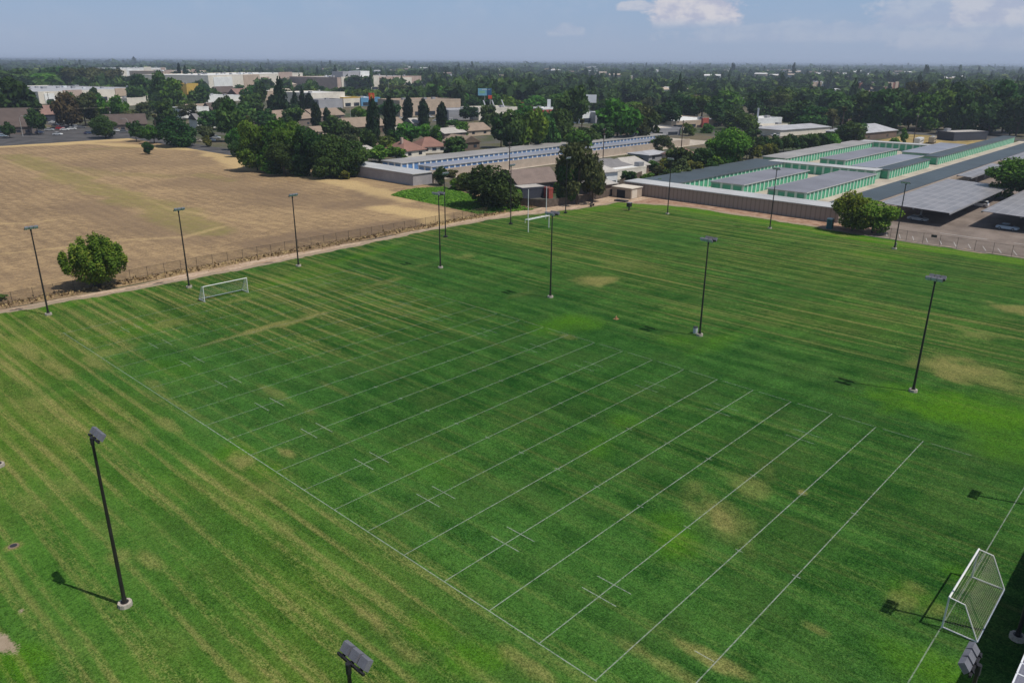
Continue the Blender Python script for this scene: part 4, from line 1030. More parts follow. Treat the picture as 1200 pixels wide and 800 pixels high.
# more roofs between the trees of the left middle distance
MORE = [
 ('house', 'white walled house with a grey gable roof right of the biggest dark round tree', 232, 151, 259, 149.5, 141, 133, 10, 'white', 'grey', {}),
 ('store', 'pale flat roofed house stepping up behind the white walled one with a grey gable', 213, 139, 246, 137, 127, 12, 'white', 'pale', {}),
 ('house', 'tan roofed house above the pale flat roofed one, left of centre', 222, 132, 246, 131, 128.5, 122, 10, 'tan', 'tan', {}),
 ('house', 'grey brown roofed cottage tucked right of the tan roofed house, left of centre', 248, 134, 262, 133, 129, 118, 9, 'grey_brown', 'brown', {}),
 ('house', 'brown roofed house with a white porch below the cream superstore', 257, 114, 279, 113, 109, 101.5, 14, 'brown', 'brown', {}),
 ('store', 'low white roofed shop below the brown roofed house with the white porch', 240, 121, 262, 120, 112, 12, 'white', 'white', {}),
 ('store', 'white flat shop in front of the brown roofed house with the white porch', 262, 119, 284, 118, 112.5, 12, 'white', 'silver', {}),
 ('house', 'pink tiled house right of the brown one with the white porch', 278, 116, 298, 115, 111, 104, 12, 'pink', 'pink', {}),
 ('store', 'tan flat shop in the trees left of the tallest dark conifer', 298, 119, 322, 118, 108, 14, 'tan', 'cream', {}),
 ('house', 'small tan gabled house in the trees right of the green thicket top', 371, 162, 392, 160, 155, 148, 10, 'tan', 'tan', {}),
 ('house', 'pale tan roofed house left of the second cypress', 443, 154, 453, 153, 147, 139, 9, 'cream', 'tan', {}),
 ('house', 'tan roofed house between the second and third cypresses', 463, 155, 474, 154, 147, 138, 9, 'cream', 'tan', {}),
 ('house', 'pale roofed house between the third and fourth cypresses', 484, 152, 493, 151.5, 145, 138, 9, 'cream', 'pale', {}),
 ('store', 'long low carport roof between the rightmost cypress and the tan bungalow', 524, 156, 545, 155, 151.5, 8, 'brown', 'pale', {}),
 ('house', 'grey roofed house deep in the trees behind the blue rows', 600, 162, 622, 161, 156, 149, 10, 'cream', 'grey', {}),
 ('house', 'tan roofed house under the big tree left of the white shop row', 728, 158, 744, 157, 152, 146, 9, 'tan', 'tan', {}),
 ('house', 'white gabled house peeping out right of the blank white billboard', 720, 150, 735, 149, 144, 138, 9, 'white', 'pale', {}),
 ('house', 'pink roofed house in the trees far above the white shop row', 812, 122, 826, 121.5, 117, 112, 14, 'pink', 'pink', {}),
 ('house', 'tan roofed house in the trees left of the slim white tower', 846, 129, 858, 128.5, 124, 119, 12, 'cream', 'grey', {}),
 ('house', 'cream house half hidden in the trees above the white garage', 896, 121, 908, 120.5, 116, 110, 12, 'cream', 'tan', {}),
 ('house', 'grey shingled house behind the lone palm at right', 993, 146, 1010, 144, 138, 130, 11, 'brown', 'tan', {}),
 ('house', 'tan house in the shade under the dark stand at right', 1138, 140, 1154, 139.5, 135, 129, 10, 'tan', 'tan', {}),
]
for kind, lab, u0, v0, u1, v1, q0, q1, *rest in MORE:
    if kind == 'house': house(lab, u0, v0, u1, v1, q0, q1, rest[0], rest[1], rest[2], win=2, over=.4)
    else: store(lab, u0, v0, u1, v1, q0, q1, rest[0], rest[1], parapet=.3, shop=False)
# -- the strip of houses between the blue and the green storage
house('long brown roofed house with dark dormer behind the white uprights', 607, 229, 655, 224, 217, 198, 11, 'grey_brown', 'dusty', hip=.0, win=3)
store('pale lean-to patio roof in front of the long brown roofed house', 612, 233.5, 641, 231, 221, 6, 'dark', 'pale', 'patio roof', parapet=.1, shop=False)  # dark wall colour stands in for the shade inside the open front
house('white two storey house right of the tall olive tree', 697, 222, 723, 219.5, 203.5, 192.5, 9, 'white', 'pale', hip=.9, win=3)
house('low pale roofed garage in front of the white two storey house', 693, 229, 722, 225.5, 218.5, 209.5, 8, 'grey_brown', 'pale', hip=.8, win=0)
house('wide grey brown roofed house behind the shed, under the utility pole', 706, 209, 742, 204.5, 199, 186.5, 13, 'brown', 'grey', hip=.8, win=3)
house('pale roofed house touching the wide grey brown one at its right', 735, 205, 760, 201.5, 196.5, 184.5, 11, 'brown', 'pale', hip=.3, win=2)
store('bright white patio cover along the front of the wide grey brown roofed house', 722, 211, 757, 206, 199, 3.5, 'cream', 'white', 'patio roof', parapet=.05, shop=False)
house('small grey roofed house at the far right end of the tan block wall', 760, 190, 782, 187, 183, 178.5, 10, 'grey', 'silver', hip=.6, win=2)
house('pinkish roofed house behind the yellow green bushes left of the green storage', 797, 192, 815, 190, 183, 174, 9, 'tan', 'pink', win=2, hip=.5)
store('rusty red play hut in the yard left of the tall olive tree', 643, 233, 648, 232.5, 226, 2.5, 'red', 'brown', 'play hut', parapet=.1, shop=False)

# ------------------------------------------------------------------ vehicles
m_tyre = M('tyre', (.02, .02, .02), .8); m_cglass = M('car_glass', (.02, .025, .03), .1, .1, 1., .7); m_lamp = M('lamp_glass', (.65, .62, .55), .2, .05, 2., .6); m_tail = M('tail_glass', (.35, .02, .02), .3, .05, 2., .5)
CARP = {}
def paint(n):
    if n not in CARP: CARP[n] = M(n+'_car_paint', dict(white=(.72, .72, .72), silver=(.42, .44, .46), black=(.02, .02, .024), red=(.42, .025, .03), blue=(.05, .13, .30), grey=(.14, .145, .155), pale_blue=(.40, .50, .58), dark_blue=(.03, .05, .11), tan=(.42, .36, .28))[n], .3, .05, .8, .6)
    return CARP[n]
def car(label, x, y, rz, colour, suv=False, group=None, z=.03):
    g = thing('parked_car', label, 'car', (x, y, z), rz, group)
    hh = .22 if suv else 0
    # profile along x, swept across the width; sides pinched at the glass
    low = [(-2.2, .32), (-2.25, .62), (-2.15, .90+hh*.6), (-1.3, .98+hh*.6), (1.0, .95+hh*.6), (2.0, .80+hh*.5), (2.22, .60), (2.2, .32), (1.75, .28), (1.1, .28), (-1.0, .28), (-1.7, .28)]
    body = MB().sweep_y(low, -.88, .88)
    body.build('body', paint(colour), g, bevel=.07)
    r0, r1 = (-2.05, .72) if suv else (-1.85, .72)
    w0, w1, t0, t1 = -1.0, .95, -.70, -.70
    cab0 = [(r0, -.80, .93+hh*.6), (1.05, -.80, .93+hh*.6), (1.05, .80, .93+hh*.6), (r0, .80, .93+hh*.6)]
    cab1 = [((r0+.2) if suv else -1.15, -.64, 1.40+hh), (.30, -.64, 1.40+hh), (.30, .64, 1.40+hh), ((r0+.2) if suv else -1.15, .64, 1.40+hh)]
    MB().add(cab0+cab1, [(0, 1, 5, 4), (1, 2, 6, 5), (2, 3, 7, 6), (3, 0, 4, 7)]).build('window', m_cglass, g)
    MB().add([(q[0]*1.0, q[1]*1.02, q[2]) for q in cab1]+[(q[0]*.97, q[1]*.94, q[2]+.06) for q in cab1], [(3, 2, 1, 0), (4, 5, 6, 7), (0, 1, 5, 4), (1, 2, 6, 5), (2, 3, 7, 6), (3, 0, 4, 7)]).build('roof', paint(colour), g)
    for sx in (-1.38, 1.36):
        for sy in (-1, 1):
            wv = MB().tube((sx, sy*.70, .33), (sx, sy*.91, .33), .33, .33, 14).build('wheel', m_tyre, g)
            MB().tube((sx, sy*.905, .33), (sx, sy*.925, .33), .19, .19, 10).build('rim', m_steel, wv)
    for sy in (-.62, .62):
        MB().box(2.12, 2.24, sy-.18, sy+.18, .62, .74).build('headlight', m_lamp, g)
        MB().box(-2.27, -2.17, sy-.18, sy+.18, .70, .86).build('tail_light', m_tail, g)
    return g
CP = 'cars in the car park behind the dry field'
for (u, v, c, suv, rz, lab) in ((58, 153.5, 'silver', 0, .2, 'silver car at the far left of the car park behind the dry field'),
        (62.5, 144.5, 'white', 0, .2, 'white car under the trees at the back left of the far car park'), (73, 145, 'pale_blue', 1, .25, 'pale blue car in the shade right of the back left white one'),
        (71, 151.8, 'red', 1, .3, 'red car in the middle of the far car park'), (76, 153.2, 'white', 0, .3, 'white car nosed up against the red one'),
        (84.5, 152.2, 'white', 0, .3, 'white car just right of the red one, one space away'), (90, 150, 'silver', 1, .3, 'silver car in the tree shade at the right of the far car park'),
        (95.5, 150.5, 'grey', 0, .3, 'grey car deep in tree shade, right of the silver one'), (104, 157.3, 'dark_blue', 0, 1.2, 'dark blue car near the round tree at the car park edge'),
        (68, 158.6, 'white', 0, -.05, 'white car parked nearest to the dry field beside the kerb'), (3, 160.5, 'pale_blue', 0, 0, 'pale blue car at the left edge in front of the brown hall'),
        (46.5, 156.5, 'dark_blue', 0, 1.3, 'blue and white looking car right of the brown hall'), (139, 154.5, 'white', 0, .4, 'white car by the long brown building'), (146, 156, 'grey', 1, .4, 'dark grey car by the long brown building'),
        (113, 156, 'black', 1, .4, 'black car behind the round tree at the car park edge'), (66, 148.2, 'black', 0, .3, 'black car between the back left white car and the red one')):
    x, y = P(u, v); car(lab, x, y, R(-47)+rz, c, bool(suv), CP)
CR_ = 'cars in the shade of the solar carports'
for (u, v, c, suv, rz, lab) in ((1075, 259, 'silver', 0, R(-95), 'silver car in the deep shade of the largest carport'), (1147, 242.5, 'white', 1, R(90), 'white car showing its tail beyond the largest carport'),
        (1180, 269.5, 'pale_blue', 0, R(-95), 'pale blue car in the shade of the carport at the right edge')):
    x, y = P(u, v); car(lab, x, y, rz, c, bool(suv), CR_)
CS = 'cars by the shops in the middle distance'
for (u, v, c, suv, rz, lab) in ((505, 138, 'white', 0, .2, 'white car behind the cypress row in front of the tan fascia shops'), (511, 142.5, 'silver', 0, .2, 'silver car seen between the two rightmost cypresses'), (530, 141.5, 'white', 1, .2, 'white car just right of the rightmost cypress'),
        (535, 142.6, 'black', 1, .2, 'black car just right of the rightmost cypress'), (491, 141.5, 'silver', 0, .1, 'silver car left of the fourth cypress from the left'), (470, 139.5, 'white', 0, .1, 'white car seen between the second and third cypresses'),
        (253, 163, 'silver', 1, .1, 'silver car on the road by the white house right of the big dark tree'), (247, 166, 'white', 1, .0, 'white vehicle on the road beyond the dry field corner'), (231, 166.5, 'tan', 0, .0, 'tan car on the road right of the big dark tree'),
        (901, 158, 'blue', 1, .4, 'blue car in the yard of the white garage'), (908, 160, 'white', 0, .2, 'white car in the yard of the white garage'), (895, 161.5, 'black', 0, .3, 'black car in the yard of the white garage'), (862, 159, 'white', 0, .3, 'white car on the street left of the white garage'),
        (1118, 157.5, 'dark_blue', 0, .5, 'dark blue car on the street under the dark trees at right'), (1101, 156.2, 'silver', 0, .5, 'silver car on the street right of the tall wooden pole'), (770, 181.5, 'dark_blue', 0, .3, 'dark blue car behind the small grey roofed house')):
    x, y = P(u, v); car(lab, x, y, R(-47)+rz, c, bool(suv), CS)
def trailer(label, u, v, L, w, h, rz, mat, cat='motorhome'):
    x, y = P(u, v); g = thing('motorhome', label, cat, (x, y, .03), rz, 'motorhomes stored by the green rows')
    MB().sweep_y([(-L/2, .6), (L/2, .6), (L/2+.5, 1.6), (L/2+.2, h-.3), (L/2-.5, h), (-L/2, h)], -w/2, w/2).build('body', mat, g, bevel=.1)
    MB().box(L*.1, L*.4, -w/2-.02, -w/2-.003, 1.6, 2.3).build('window', m_cglass, g)
    MB().box(-L*.35, -L*.05, -w/2-.02, -w/2-.003, 1.6, 2.2).build('window', m_cglass, g)
    for sx in (-L*.3, L*.3):
        for sy in (-1, 1): MB().tube((sx, sy*(w/2-.25), .45), (sx, sy*(w/2+.02), .45), .45, .45, 12).build('wheel', m_tyre, g)
    for k in (-.25, .2): MB().box(L*k-.4, L*k+.4, -.4, .4, h+.002, h+.22).build('roof_vent', m_white2, g)
    return g
trailer('white motorhome parked left of the long dark row, the nearer one', 1076, 170, 9, 2.5, 3.3, .1, paint('white'))
trailer('cream motorhome parked behind the nearer white one', 1092, 168, 8.5, 2.5, 3.1, .15, paint('tan'))
store('dark open shelter with a pale roof behind the parked motorhomes', 1117, 165.5, 1156, 164, 155.5, 10, 'dark', 'pale', 'shelter', parapet=.15, shop=False)

# ------------------------------------------------------------------ signs, poles and wires
m_wood = M('utility_pole_wood', (.075, .055, .042), .9, .2, 1.); m_galv = M('pale_pole', (.42, .42, .40), .6, .1, 1.)
def utility_pole(label, u, v, vt, transformer=True, lean=0.):
    x, y = P(u, v); h = height_at(x, y, vt)
    g = thing('utility_pole', label, 'utility pole', (x, y, 0), .3, 'wooden utility poles'); g.rotation_euler = (lean, 0, .3)
    MB().tube((0, 0, 0), (0, 0, h), .20, .13, 8).build('pole', m_wood, g)
    for z in (h-.6, h-2.0): MB().box(-1.3, 1.3, -.08, .08, z-.08, z+.08).build('crossarm', m_wood, g)
    for k in (-1.1, -.5, .5, 1.1): MB().tube((k, 0, h-.52), (k, 0, h-.25), .05, .05, 6).build('insulator', m_galv, g)
    if transformer: MB().tube((.35, 0, h-3.6), (.35, 0, h-2.6), .28, .28, 10).build('transformer', m_galv, g)
    return (x, y, h)
PO = [utility_pole('utility pole in front of the blue rows, above the big dark round tree', 597, 203, 166),
 utility_pole('utility pole above the wide grey brown roofed house', 706, 200, 150),
 utility_pole('utility pole right of the blue rows among the bushes', 797, 190, 141),
 utility_pole('tall wooden utility pole standing at the golden vacant lot', 1070, 168, 128),
 utility_pole('utility pole behind the brown hall, carrying a pale wire', 131, 150, 125)]
utility_pole('utility pole in front of the long white warehouse', 60, 133, 108, False)
utility_pole('utility pole in front of the white flat house right of the big dark tree', 233, 150, 128, False)
def street_lamp(label, u, v, vt, arm=1, grp='street lamps'):
    x, y = P(u, v); h = height_at(x, y, vt)
    g = thing('street_lamp', label, 'street lamp', (x, y, 0), R(-43) if arm > 0 else R(137), grp)
    MB().tube((0, 0, 0), (0, 0, h*.8), .14, .10, 8).pipe([(0, 0, h*.8), (.25, 0, h*.93), (.9, 0, h), (2.6, 0, h)], .07).build('pole', m_galv, g)
    MB().box(2.4, 3.3, -.18, .18, h-.12, h+.08).build('lamp_head', m_steel, g)
street_lamp('pale street lamp in front of the brown hall', 27, 160, 136, 1); street_lamp('pale street lamp at the left end of the long brown building', 152, 157, 139, -1)
street_lamp('very tall pale lamp standing before the pink brown department store', 456.5, 126, 91, -1)
street_lamp('tall pale lamp in front of the shops left of the orange sign', 411.5, 146, 122, 1)
def wire(label, a, b, za, zb, sag=1.5, col=None):
    mb = MB(); pts = []
    for k in range(17):
        q = k/16; pts.append((a[0]+(b[0]-a[0])*q, a[1]+(b[1]-a[1])*q, za+(zb-za)*q-sag*4*q*(1-q)))
    mb.pipe(pts, .06, 4); o = mb.build('power_line', M('pale_wire', (.38, .32, .24), .8)); tag(o, label, 'wire')
a0 = P(-60, 152); wire('pale overhead wire crossing the car park trees at left', a0, PO[4][:2], 12.0, PO[4][2]-.5, 1.0)
def sign_panel(name, label, cat, u0, v0, u1, v1, vfoot, face, npost=1, thick=.6, deco=()):
    """panel with its picture corners, standing on posts with the foot at row vfoot"""
    um = (u0+u1)/2; x, y = P(um, vfoot); s = mpx(x, y); w = abs(u1-u0)*s; zt, zb = height_at(x, y, v0), height_at(x, y, v1)
    a = math.atan2(CR[1], CR[0])
    g = thing(name, label, cat, (x, y, 0), a)
    MB().box(-w/2, w/2, 0, thick, zb, zt).build('panel', face, g)
    for (fx0, fx1, fz0, fz1, mm, nm) in deco:
        MB().box(-w/2+w*fx0, -w/2+w*fx1, -.05, -.003, zb+(zt-zb)*fz0, zb+(zt-zb)*fz1).build(nm, mm, g)
    for k in range(npost):
        px = 0 if npost == 1 else -w*.3+w*.6*k/(npost-1)
        MB().tube((px, thick/2, 0), (px, thick/2, zb), .35, .3, 10).build('post', m_galv, g)
    CLEAR.append((min(u0, u1)-1, v0-1, max(u0, u1)+1, v1+1, math.hypot(x, y)))
    return g
m_sb = M('sky_blue_sign', (.24, .52, .66), .5, .1, .3); m_sg = M('green_sign_mark', (.30, .60, .36), .5, .1, .3); m_snb = M('deep_blue_sign', (.03, .12, .28), .5, .1, .3); m_so = M('orange_sign', (.72, .09, .03), .5, .08, .3); m_sy = M('amber_sign_mark', (.75, .30, .04), .5, .08, .3); m_sw = M('white_sign', (.74, .75, .76), .5, .04, .1)
m_sr = M('red_sign', (.45, .05, .05), .5, .08, .3)
sign_panel('billboard', 'pale blue billboard with a deep blue end panel above the shops', 'billboard', 560.3, 103.8, 576, 112.2, 132, m_sb, 1, 1., [(.66, 1., 0, 1, m_snb, 'picture'), (.12, .52, .34, .66, m_sg, 'lettering'), (.3, .9, .80, .9, m_sw, 'lettering')])
sign_panel('billboard', 'blank white billboard on a single post above the trees', 'billboard', 681.2, 111.2, 698, 120.6, 141, m_sw, 1, 1.)
sign_panel('pole_sign', 'orange red square pole sign with an amber emblem', 'sign', 433.6, 109.2, 440, 118.4, 142, m_so, 1, .8, [(.28, .72, .22, .74, m_sy, 'emblem'), (.38, .6, .74, .86, m_sy, 'emblem')])
sign_panel('pole_sign', 'small orange pole sign under the right end of the pale blue billboard', 'sign', 572.2, 111.8, 576.6, 116.0, 134, m_so, 1, .6)
sign_panel('pole_sign', 'narrow white tower sign behind the red and white diner', 'sign', 641, 116.5, 645, 127, 137, m_sw, 2, .8)
sign_panel('pole_sign', 'small red and white pole sign left of the narrow white tower sign', 'sign', 610.5, 120, 613.8, 125.5, 137, m_sr, 1, .5, [(.3, .8, .3, .9, m_sw, 'emblem')])
x, y = P(886, 153.5); h = height_at(x, y, 127.8)
g = thing('tower_sign', 'tall slim white tower standing beside the white garage', 'tower', (x, y, 0), .4)
MB().add([(-1.0, -.6, 0), (1.0, -.6, 0), (1.0, .6, 0), (-1.0, .6, 0), (-.35, -.4, h), (.75, -.4, h), (.75, .4, h), (-.35, .4, h)], [(3, 2, 1, 0), (4, 5, 6, 7), (0, 1, 5, 4), (1, 2, 6, 5), (2, 3, 7, 6), (3, 0, 4, 7)]).build('shaft', m_sw, g)
MB().box(-.5, .9, -.5, .5, h, h+.4).build('cap', m_sw, g)
CLEAR.append((883, 127, 889, 150, math.hypot(x, y)))
# more board fences and clutter in the yards
board_fence('board fence between the yards left of the storage wall', [P(722, 222), P(735, 213), P(752, 207)], 1.8)
board_fence('pale board fence around the yard behind the big dark round tree', [P(556, 226), P(600, 221), P(612, 231)], 1.8, M('pale_boards', (.26, .21, .17), .9, .3, 1.2))
# ------------------------------------------------------------------ foliage
def leaf_mat(name, dark, mid, light, hue=.03):
    t = NT(name); oi = t.n('ShaderNodeObjectInfo'); tone = t.attr('tone')
    src = t.n('ShaderNodeTexCoord').outputs['Object']
    n = t.noise(src, 5., 3, .6)
    f = t.math('ADD', t.math('MULTIPLY', tone, .75), t.math('MULTIPLY', n, .45))
    c = t.mix(t.ramp(f, .15, .62), dark, mid); c = t.mix(t.ramp(f, .62, 1.05), c, light)
    h = t.n('ShaderNodeHueSaturation'); t.l(c, h.inputs['Color'])
    t.l(t.math('ADD', t.math('MULTIPLY', oi.outputs['Random'], 2*hue), .5-hue), h.inputs['Hue'])
    r2 = t.math('FRACT', t.math('MULTIPLY', oi.outputs['Random'], 7.31))
    t.l(t.math('ADD', t.math('MULTIPLY', r2, .6), .72), h.inputs['Value'])
    d = t.bsdf(h.outputs[0], .75, .15); tr = t.n('ShaderNodeBsdfTranslucent'); t.l(h.outputs[0], tr.inputs[0])
    mx = t.n('ShaderNodeMixShader'); mx.inputs[0].default_value = .30
    t.l(d.outputs[0], mx.inputs[1]); t.l(tr.outputs[0], mx.inputs[2]); return t.done(mx)
LEAF = dict(
    d=leaf_mat('dark_green_leaves', (.016, .042, .011), (.043, .095, .019), (.100, .170, .032)),
    b=leaf_mat('bright_green_leaves', (.024, .062, .009), (.075, .165, .018), (.17, .265, .032)),
    o=leaf_mat('olive_leaves', (.028, .038, .015), (.078, .096, .032), (.165, .172, .060)),
    y=leaf_mat('yellow_green_leaves', (.045, .062, .010), (.125, .150, .022), (.24, .225, .038)),
    c=leaf_mat('cypress_leaves', (.007, .020, .008), (.017, .042, .013), (.042, .075, .020), .015),
    p=leaf_mat('palm_leaves', (.040, .055, .015), (.120, .125, .038), (.26, .215, .075)),
    r=leaf_mat('reddish_leaves', (.033, .024, .013), (.085, .060, .028), (.15, .105, .042)),
    w=leaf_mat('willow_leaves', (.034, .066, .008), (.125, .19, .018), (.32, .33, .05)))
m_bark = M('bark', (.085, .062, .045), .9, .3, 2., obj=True)

def leaves(n, lobes, leaf, seed, shell=.55, updir=.35, aspect=1.5):
    """many small leaf clumps spread through a union of ellipsoids; returns verts, quads, tone"""
    g = np.random.default_rng(seed)
    vol = np.array([l[3]*l[4]*l[5] for l in lobes])**.75; vol = vol/vol.sum()
    k = g.choice(len(lobes), n, p=vol); L = np.array(lobes)[k]
    d = g.normal(size=(n, 3)); d /= np.linalg.norm(d, axis=1)[:, None]
    r = shell + (1.04-shell)*g.random(n)**.6
    r *= 1 + .16*(g.random(n)-.5)
    c = L[:, :3] + d*r[:, None]*L[:, 3:6]
    nor = d*.7 + g.normal(size=(n, 3))*.65 + np.array([0, 0, updir]); nor /= np.linalg.norm(nor, axis=1)[:, None]
    a = np.cross(nor, g.normal(size=(n, 3))); a /= np.linalg.norm(a, axis=1)[:, None]; b = np.cross(nor, a)
    s = leaf*(.55+.9*g.random(n))[:, None]
    q = np.stack([c-a*s*.5*aspect-b*s*.3, c+a*s*.12-b*s*.55, c+a*s*.55*aspect+b*s*.12, c-a*s*.08+b*s*.55], 1) 
    q += (nor*s*.18*g.normal(size=(n, 1)))[:, None, :]*np.array([1, -1, 1, -1])[None, :, None]
    lobetone = g.random(len(lobes))[k]
    tone = .45*lobetone + .55*g.random(n)
    return q.reshape(-1, 3), np.arange(4*n).reshape(n, 4), np.repeat(tone, 4)
def crown_mesh(name, n, lobes, leaf, seed, **k):
    V, Q, T = leaves(n, lobes, leaf, seed, **k)
    return np_mesh(name, V, Q, LEAF['d'], {'tone': ('POINT', T)})
def broad_lobes(seed, n=13, flat=.8, low=.28, loose=1.):
    """unit crown: width 1, height 1, foot at the origin"""
    g = np.random.default_rng(seed); L = [(0, 0, .58, .33, .33, .33)]
    for i in range(n):
        a = g.random()*6.283; z = low + (1-low-.12)*g.random(); rr = (.40*math.sqrt(max(.05, 1-((z-.52)/.52)**2)))*(.55+.45*g.random())*loose
        s = .13+.12*g.random()
        L.append((math.cos(a)*rr, math.sin(a)*rr, z, s*1.1, s*1.1, s*flat))
    return L
def cone_lobes(seed, n=16, w=.5):
    g = np.random.default_rng(seed); L = []
    for i in range(n):
        z = .06+.9*(i/(n-1)); rr = w*(1-z)**.75*.75+.04; a = g.random()*6.283
        L.append((math.cos(a)*rr*.3, math.sin(a)*rr*.3, z, rr, rr, .07))
    return L
def column_lobes(seed, n=14):
    g = np.random.default_rng(seed); L = []
    for i in range(n):
        z = .08+.86*(i/(n-1)); rr = .46*math.sin(math.pi*min(.97, .16+.80*z))**.6*(.85+.3*g.random()); a = g.random()*6.283
        L.append((math.cos(a)*.07, math.sin(a)*.07, z, rr, rr, .085))
    return L
def trunk_mesh(name, seed, zt=.55, r=.022, limbs=4, n=7):
    g = random.Random(seed); mb = MB()
    p0 = (0, 0, 0); k = (g.uniform(-.02, .02), g.uniform(-.02, .02), zt*.5)
    mb.tube(p0, k, r*1.25, r*.9, n); top = (g.uniform(-.04, .04), g.uniform(-.04, .04), zt); mb.tube(k, top, r*.9, r*.5, n)
    for i in range(limbs):
        a = 6.283*i/limbs + g.uniform(-.4, .4); e = .20+g.uniform(-.04, .08)
        m1 = (k[0]+math.cos(a)*e*.5, k[1]+math.sin(a)*e*.5, k[2]+.14); mb.tube(k, m1, r*.6, r*.42, 6)
        mb.tube(m1, (math.cos(a)*e*1.15, math.sin(a)*e*1.15, k[2]+.32), r*.42, r*.15, 5)
    return mb.mesh(name, m_bark)
def palm_meshes():
    V, Q, T = [], [], []; g = np.random.default_rng(5); b = 0
    for i in range(46):
        a = g.random()*6.283; e = g.random()*1.9-.75; Lf = .30*(.8+.4*g.random()); prev = np.array([0, 0, .84]); d = np.array([math.cos(a)*math.cos(e), math.sin(a)*math.cos(e), math.sin(e)])
        side = np.array([-math.sin(a), math.cos(a), 0])
        for s in range(4):
            d = d + np.array([0, 0, -.26]); d /= np.linalg.norm(d); nxt = prev + d*Lf/4; w = .055*(1, 1.3, 1.1, .5)[s]; w2 = .055*(1.3, 1.1, .5, .1)[s]
            V += [prev-side*w, prev+side*w, nxt+side*w2, nxt-side*w2]; Q.append((b, b+1, b+2, b+3)); b += 4; T += [.3+.5*g.random() if e > -.2 else .95]*4
    cm = np_mesh('palm_crown', np.array(V), np.array(Q), LEAF['p'], {'tone': ('POINT', np.array(T))})
    mb = MB(); mb.tube((0, 0, 0), (.01, 0, .45), .026, .020, 8); mb.tube((.01, 0, .45), (0, 0, .85), .020, .017, 8)
    return cm, mb.mesh('palm_trunk', m_bark)
CROWN = dict(broad=[crown_mesh('crown', 1500, broad_lobes(100+i, 13+i % 4, .8, .20+.03*(i % 3)), .078, 200+i) for i in range(8)],
             fine=[crown_mesh('crown', 6500, broad_lobes(300+i, 20, .8, .16, 1.05), .040, 310+i) for i in range(4)],
             airy=[crown_mesh('crown', 2600, broad_lobes(400+i, 17, .7, .26, 1.25)[1:], .05, 410+i, shell=.3) for i in range(3)],
             spire=[crown_mesh('crown', 1500, column_lobes(500+i), .085, 510+i, updir=.1) for i in range(3)],
             fir=[crown_mesh('crown', 1500, cone_lobes(600+i, 18, .62), .085, 610+i, updir=.1) for i in range(2)],
             shrub=[crown_mesh('crown', 900, broad_lobes(700+i, 9, .8, .05), .095, 710+i) for i in range(3)])
TRUNK = [trunk_mesh('trunk', 50+i) for i in range(3)]; THIN = trunk_mesh('trunk', 60, .8, .018, 0)
PALM_C, PALM_T = palm_meshes()
# the willow-like bush beside the path: long upright shoots over a dense body
gB = np.random.default_rng(77); LB = [(0, 0, .38, .34, .34, .30)]
for i in range(58):
    a = gB.random()*6.283; rr = .43*math.sqrt(gB.random()); z = .22+.56*math.sqrt(max(0, 1-(rr/.47)**2))*(.6+.5*gB.random())
    LB.append((math.cos(a)*rr, math.sin(a)*rr, z, .06, .06, .10+.10*gB.random()))
BUSH = crown_mesh('crown', 22000, LB, .017, 78, shell=.30, updir=.5, aspect=2.2)
KINDNAME = dict(w='willowy green', d='dark green', b='bright green', o='olive', y='yellow green', c='dark', p='shaggy', r='reddish brown')
TREES = []     # (root, kind, shape, label or None)
def plant(x, y, h, w, kind, shape=None, label=None, z=0., rz=None, parts=True):
    shape = shape or dict(c='spire', p='palm').get(kind, 'broad')
    rz = random.random()*6.28 if rz is None else rz
    nm = dict(spire='cypress_tree', fir='conifer_tree', palm='palm_tree', shrub='shrub', bush='bush').get(shape, 'tree')
    r = thing(nm, label, dict(palm='palm', shrub='shrub', bush='bush').get(shape, 'tree'), (x, y, z), rz)
    r.scale = (w, w, h)
    cm = PALM_C if shape == 'palm' else BUSH if shape == 'bush' else random.choice(CROWN[shape])
    c = bpy.data.objects.new('crown', cm); COL.objects.link(c); c.parent = r
    c.material_slots[0].link = 'OBJECT'; c.material_slots[0].material = LEAF[kind]
    if shape == 'palm': r.scale = (h*.95, h*.95, h)
    if shape not in ('shrub', 'bush'):
        t = bpy.data.objects.new('trunk', PALM_T if shape == 'palm' else THIN if shape in ('spire', 'fir') else random.choice(TRUNK)); COL.objects.link(t); t.parent = r
        if shape in ('spire', 'fir'): t.scale = (1, 1, 1)
    elif shape == 'bush' or label:
        t = bpy.data.objects.new('trunk', random.choice(TRUNK)); COL.objects.link(t); t.parent = r; t.scale = (1.5, 1.5, .8)
    u, vb, _ = proj(x, y, 0); vt = proj(x, y, h)[1]
    TREES.append(dict(o=r, kind=kind, shape=shape, label=label, u=u, vb=vb, vt=vt, D=math.hypot(x, y), w=w))
    return r
def ptree(u, vb, vt, wpx, kind, shape=None, label=None, **k):
    x, y = P(u, vb); h = height_at(x, y, vt); w = wpx*mpx(x, y)
    return plant(x, y, h, w, kind, shape, label, **k)

